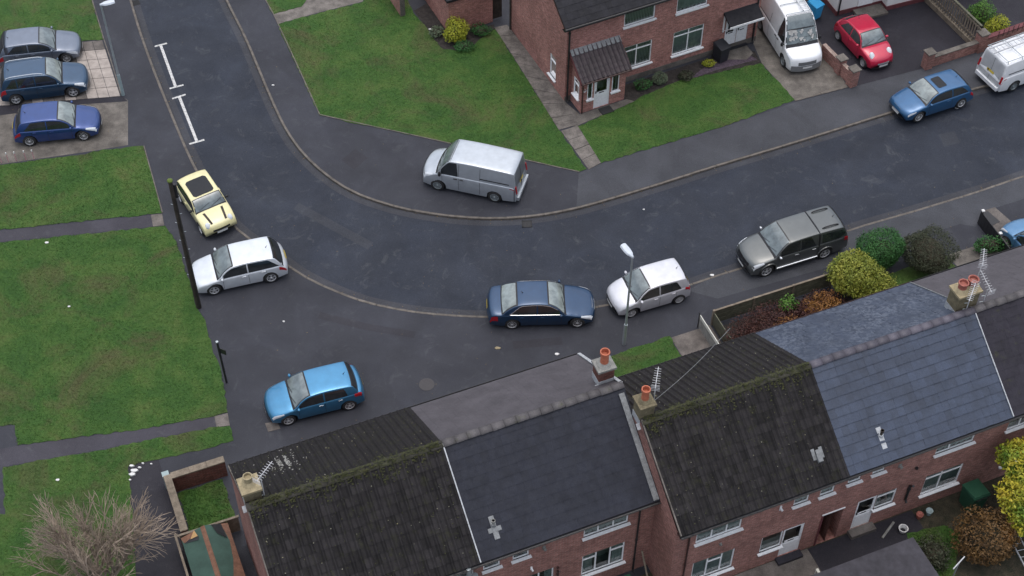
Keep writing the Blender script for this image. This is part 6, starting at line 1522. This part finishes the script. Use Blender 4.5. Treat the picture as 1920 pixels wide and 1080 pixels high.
# ------------------------------------------------------------------ vegetation
def leaves(name, par, center, rad, n, size, mat, shell=.55, flat=.0, lumps=7, seed=0, box_=None, bot=-.6, droop=0):
    r = random.Random(seed); mb = MB(); c = Vector(center)
    lum = []
    for _ in range(lumps):
        t, ph = r.uniform(0, 6.28), r.uniform(-.2, 1.3)
        lum.append((Vector((math.cos(t)*math.cos(ph), math.sin(t)*math.cos(ph), math.sin(ph))), r.uniform(.18, .34)))
    i = 0
    while i < n:
        d = Vector((r.gauss(0, 1), r.gauss(0, 1), r.gauss(0, 1))).normalized()
        if d.z < bot: continue
        k = 1+sum(a*max(0, d.dot(q)-.55)*2.2 for q, a in lum)-.22; k = min(k, 1.16+.04*math.sin(d.x*9+d.y*7+seed)+.05*math.sin(d.z*11+d.x*5))
        rr = (shell+(1-shell)*r.random()**.6)*k*(1+r.gauss(0, .04))
        p = c+Vector((d.x*rad[0], d.y*rad[1], d.z*rad[2]))*rr
        if box_: p = Vector((max(-box_[0], min(box_[0], p.x-c.x)), max(-box_[1], min(box_[1], p.y-c.y)), max(-box_[2], min(box_[2], p.z-c.z))))*r.uniform(.9, 1.03)+c
        s = size*r.uniform(.5, 1.3)
        nrm = (d*.8+Vector((r.gauss(0, .6), r.gauss(0, .6), r.gauss(0, .6)+.4))).normalized()
        a = nrm.cross(Vector((r.gauss(0, 1), r.gauss(0, 1), r.gauss(0, 1)))).normalized(); b = nrm.cross(a)
        q = [p-a*s, p-b*s*.45, p+a*s, p+b*s*.45]
        mb.add(q, [(0, 1, 2, 3)]); i += 1
    return mb.build(name, mat, par)
def stems(name, par, h, n, spread, r0, mat, seed=0):
    r = random.Random(seed); mb = MB()
    for k in range(n):
        t = 6.28*k/n+r.uniform(-.3, .3); q = Vector((math.cos(t), math.sin(t), 0)); mb.tube([Vector((0, 0, -.05))+q*.05, q*spread*.4+Z*h*.5, q*spread+Z*h*r.uniform(.8, 1)], r0, 6, r0*.3)
    return mb.build(name, mat, par)
def bush(label, at, rad, n, size, mat, name='shrub', cat='shrub', seed=1, zc=None, **kw):
    root = thing(name, label, cat, at, kw.pop('deg', 0), kw.pop('group', None)); zc = zc or rad[2]*.75
    stems('stem', root, zc*1.2, 6, rad[0]*.5, .035, M['bark'], seed)
    cr = leaves('foliage', root, (0, 0, zc), rad, n, size, mat, seed=seed, **kw); 
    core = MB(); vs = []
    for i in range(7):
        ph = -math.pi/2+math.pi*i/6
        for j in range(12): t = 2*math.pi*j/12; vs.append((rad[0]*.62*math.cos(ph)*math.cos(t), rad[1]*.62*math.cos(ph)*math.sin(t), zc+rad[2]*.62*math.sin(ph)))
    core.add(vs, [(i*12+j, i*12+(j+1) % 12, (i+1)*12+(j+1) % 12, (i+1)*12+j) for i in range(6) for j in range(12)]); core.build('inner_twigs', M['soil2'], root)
    return root
LG = M_leaf('hedge_leaves', [(.012, .050, .012), (.026, .095, .022), (.05, .14, .035)])
LD = M_leaf('olive_dark_leaves', [(.022, .026, .014), (.032, .040, .020), (.050, .05, .028)])
LY = M_leaf('yellow_green_leaves', [(.07, .105, .012), (.17, .195, .025), (.30, .29, .05)], 2.0)
LR = M_leaf('dark_red_leaves', [(.024, .009, .009), (.045, .015, .012), (.075, .028, .015)])
LO = M_leaf('orange_brown_leaves', [(.09, .035, .012), (.17, .075, .018), (.24, .12, .025)])
LT = M_leaf('autumn_tree_leaves', [(.045, .115, .018), (.14, .21, .022), (.34, .30, .025), (.46, .33, .03)], 1.1)
LB = M_leaf('bright_green_leaves', [(.03, .09, .012), (.06, .15, .02), (.11, .2, .03)])
LYB = M_leaf('lime_yellow_leaves', [(.12, .16, .012), (.25, .27, .02), (.36, .36, .04)])
LV = M_leaf('grey_green_leaves', [(.07, .10, .06), (.12, .15, .09)])
LRust = M_leaf('rusty_leaves', [(.05, .028, .015), (.11, .06, .02), (.16, .09, .03)])
yb = bush('big yellow-green feathery bush rising over the slate roof edge', Vector((P(1600, 520, 1.25).x, P(1600, 520, 1.25).y, 0)), (1.08, 1.0, 1.05), 9000, .065, LY, seed=3, lumps=18, shell=.35, zc=1.25, name='yellow_bush', cat='bush')
leaves('foliage', yb, (.85, -.35, 1.05), (.95, .85, .8), 5000, .06, LY, seed=41, lumps=14, shell=.35)
leaves('foliage', yb, (-.1, .35, 1.75), (.7, .6, .6), 2200, .06, LY, seed=42, lumps=14, shell=.3)
bush('rounded dark green clipped hedge bush behind the yellow bush', Vector((P(1647, 474, 1.0).x, P(1647, 474, 1.0).y, 0)), (1.4, .98, 1.0), 13000, .045, LG, seed=4, lumps=5, shell=.8, zc=.95, name='hedge_bush', cat='hedge', deg=A1)
bush('dull olive-brown rounded bush right of the green hedge bush', Vector((P(1740, 474, .95).x, P(1740, 474, .95).y, 0)), (1.15, 1.55, 1.0), 12000, .04, LD, seed=5, lumps=5, shell=.78, zc=.95, name='hedge_bush', cat='hedge', deg=A1)
rs = thing('red_shrub', 'large dark red shrub filling the fenced front garden', 'shrub', uv(A1, 27.6, 34.9), A1)
stems('stem', rs, .9, 10, 1.0, .03, M['bark'], 7)
leaves('foliage', rs, (-.6, 0, .7), (2.1, 1.3, .85), 11000, .055, LR, seed=8, lumps=14, shell=.35)
leaves('foliage', rs, (1.6, .1, .65), (1.5, 1.2, .8), 7000, .055, LR, seed=9, lumps=10, shell=.35)
leaves('orange_foliage', rs, (-.1, -.5, 1.25), (.9, .55, .45), 1300, .06, LO, seed=10, shell=.3)
leaves('orange_foliage', rs, (1.9, .1, 1.2), (.9, .7, .45), 1700, .06, LO, seed=11, shell=.3)
leaves('green_foliage', rs, (.45, .75, 1.25), (.5, .4, .35), 500, .06, LB, seed=12, shell=.3)
bush('bright lime shrub at the corner of the brick outbuilding', P(855, 76), (.72, .6, .75), 3000, .05, LYB, seed=13, name='lime_shrub')
bush('small pale-flowered plant in the bed left of the lime shrub', P(818, 66), (.4, .4, .3), 500, .05, LV, seed=14, name='bed_plant', cat='plant')
bush('low dark plant at the foot of the lime shrub', P(868, 92), (.6, .35, .28), 700, .05, LG, seed=15, name='bed_plant', cat='plant')
bush('dark plant against the outbuilding wall right of the lime shrub', P(902, 64), (.6, .4, .35), 700, .05, LG, seed=16, name='bed_plant', cat='plant')
bush('round grey-green ball plant in the bed under the blinds window', P(1237, 156), (.36, .34, .36), 1800, .03, LV, seed=17, name='ball_plant', cat='plant', shell=.85)
for x, y, s, m_, lb in ((1205, 165, .5, LG, 'dark leafy plant beside the tiled porch'), (1285, 148, .45, LD, 'brownish low plant right of the grey-green ball plant'), (1328, 124, .35, LYB, 'yellowish plant left of the black bin')):
    bush(lb, P(x, y), (s, s*.7, s*.6), 600, .045, m_, seed=int(x), name='bed_plant', cat='plant')
bush('mid green shrub behind the slatted fence', P(1832, 44), (.75, .65, .8), 2600, .05, LB, seed=20, name='garden_shrub')
bush('rounded yellow shrub next to the red-capped wall', P(1866, 62), (.62, .55, .6), 2400, .045, LYB, seed=21, name='garden_shrub')
bush('scrubby weeds climbing by the black ramp fence', P(1850, 470), (.85, .45, .5), 1200, .05, LG, seed=22, name='weed_clump', cat='weeds')
bush('rust-brown shrub in the back garden at lower right', P(1838, 1040), (1.15, 1.3, 1.3), 5000, .06, LRust, seed=23, name='rust_shrub', zc=1.1)
bush('yellow-tinged top of the rust shrub\'s neighbour at lower right', P(1868, 1040), (.35, .5, .6), 900, .06, LO, seed=24, name='yellow_shrub', zc=1.3)
bush('dark green ivy clump beside the outhouse roof', P(1745, 1050), (.8, .8, .6), 1800, .055, LD, seed=25, name='ivy_clump')
# autumn tree at the right edge
at = thing('autumn_tree', 'bright yellow and green autumn tree at the lower right edge', 'tree', P(1905, 985), 0)
stems('branch', at, 3.0, 7, 1.2, .06, M['bark'], 30); mb = MB(); mb.tube([(0, 0, -.1), (0, 0, 1.6)], .14, 10, .1); mb.build('trunk', M['bark'], at)
for i, (x, y, z, r_, n) in enumerate(((0, .3, 3.2, 1.25, 4200), (-.6, .9, 3.3, .85, 2400), (-.55, -.4, 2.8, .9, 2400), (.7, .9, 3.6, 1.0, 2400), (.6, -.5, 3.0, 1.1, 3000), (-.2, -1.1, 2.1, .9, 1800), (.9, .1, 2.4, 1.2, 2000))):
    leaves('foliage', at, (x, y, z), (r_, r_, r_*.9), n, .085, LT, seed=31+i, shell=.45, lumps=9, bot=-.8)
# bare tree
bt = thing('bare_tree', 'leafless spreading tree with grey-brown twigs at the lower left', 'tree', P(206, 1112), 0)
tr, tw = MB(), MB(); rt = random.Random(5); cnt = [0]
def branch(p, d, l, r, lev):
    cnt[0] += 1
    n = 4 if lev < 3 else 3; pts = [p]; q = p
    for k in range(n):
        d = (d+Vector((rt.gauss(0, .13), rt.gauss(0, .13), rt.gauss(0, .07)+.045*(lev < 4)))).normalized(); q = q+d*l/n; pts.append(q)
    (tr if lev < 3 else tw).tube(pts, r, 6 if lev < 2 else (4 if lev < 4 else 3), r*(.55 if lev < 5 else .4), cap=False)
    if lev >= 6: return
    kids = (3, 4, 3, 4, 3, 2)[lev]
    for k in range(kids):
        t = rt.uniform(.3, 1.0) if k else 1.0; i = min(n-1, int(t*n)); b = pts[i].lerp(pts[i+1], t*n-i if t < 1 else 1)
        ax = d.cross(Vector((rt.gauss(0, 1), rt.gauss(0, 1), rt.gauss(0, 1)))).normalized(); an = rt.uniform(.25, .65)
        nd = (Matrix.Rotation(an if k else an*.4, 3, ax) @ d).normalized()
        branch(b, nd, l*rt.uniform(.66, .80), max(.0065, r*(.60 if k else .74)), lev+1)
for k in range(8):
    t = 6.28*k/8+.3; sp_ = .35 if k % 2 else .8; branch(Vector((0, 0, .35)), Vector((math.cos(t)*sp_, math.sin(t)*sp_, 1)).normalized(), 1.5, .085, 1)
mb = MB(); mb.tube([(0, 0, -.1), (0, 0, .25), (0, 0, .6)], .19, 10, .13); mb.build('trunk', M['bark'], bt)
tr.build('limb', M['bark'], bt); tw.build('twigs', M['twig'], bt, kind='stuff')
print('branches', cnt[0], 'objects', len(col.objects), 'tris', sum(len(o.data.polygons) for o in col.objects if o.type == 'MESH'))
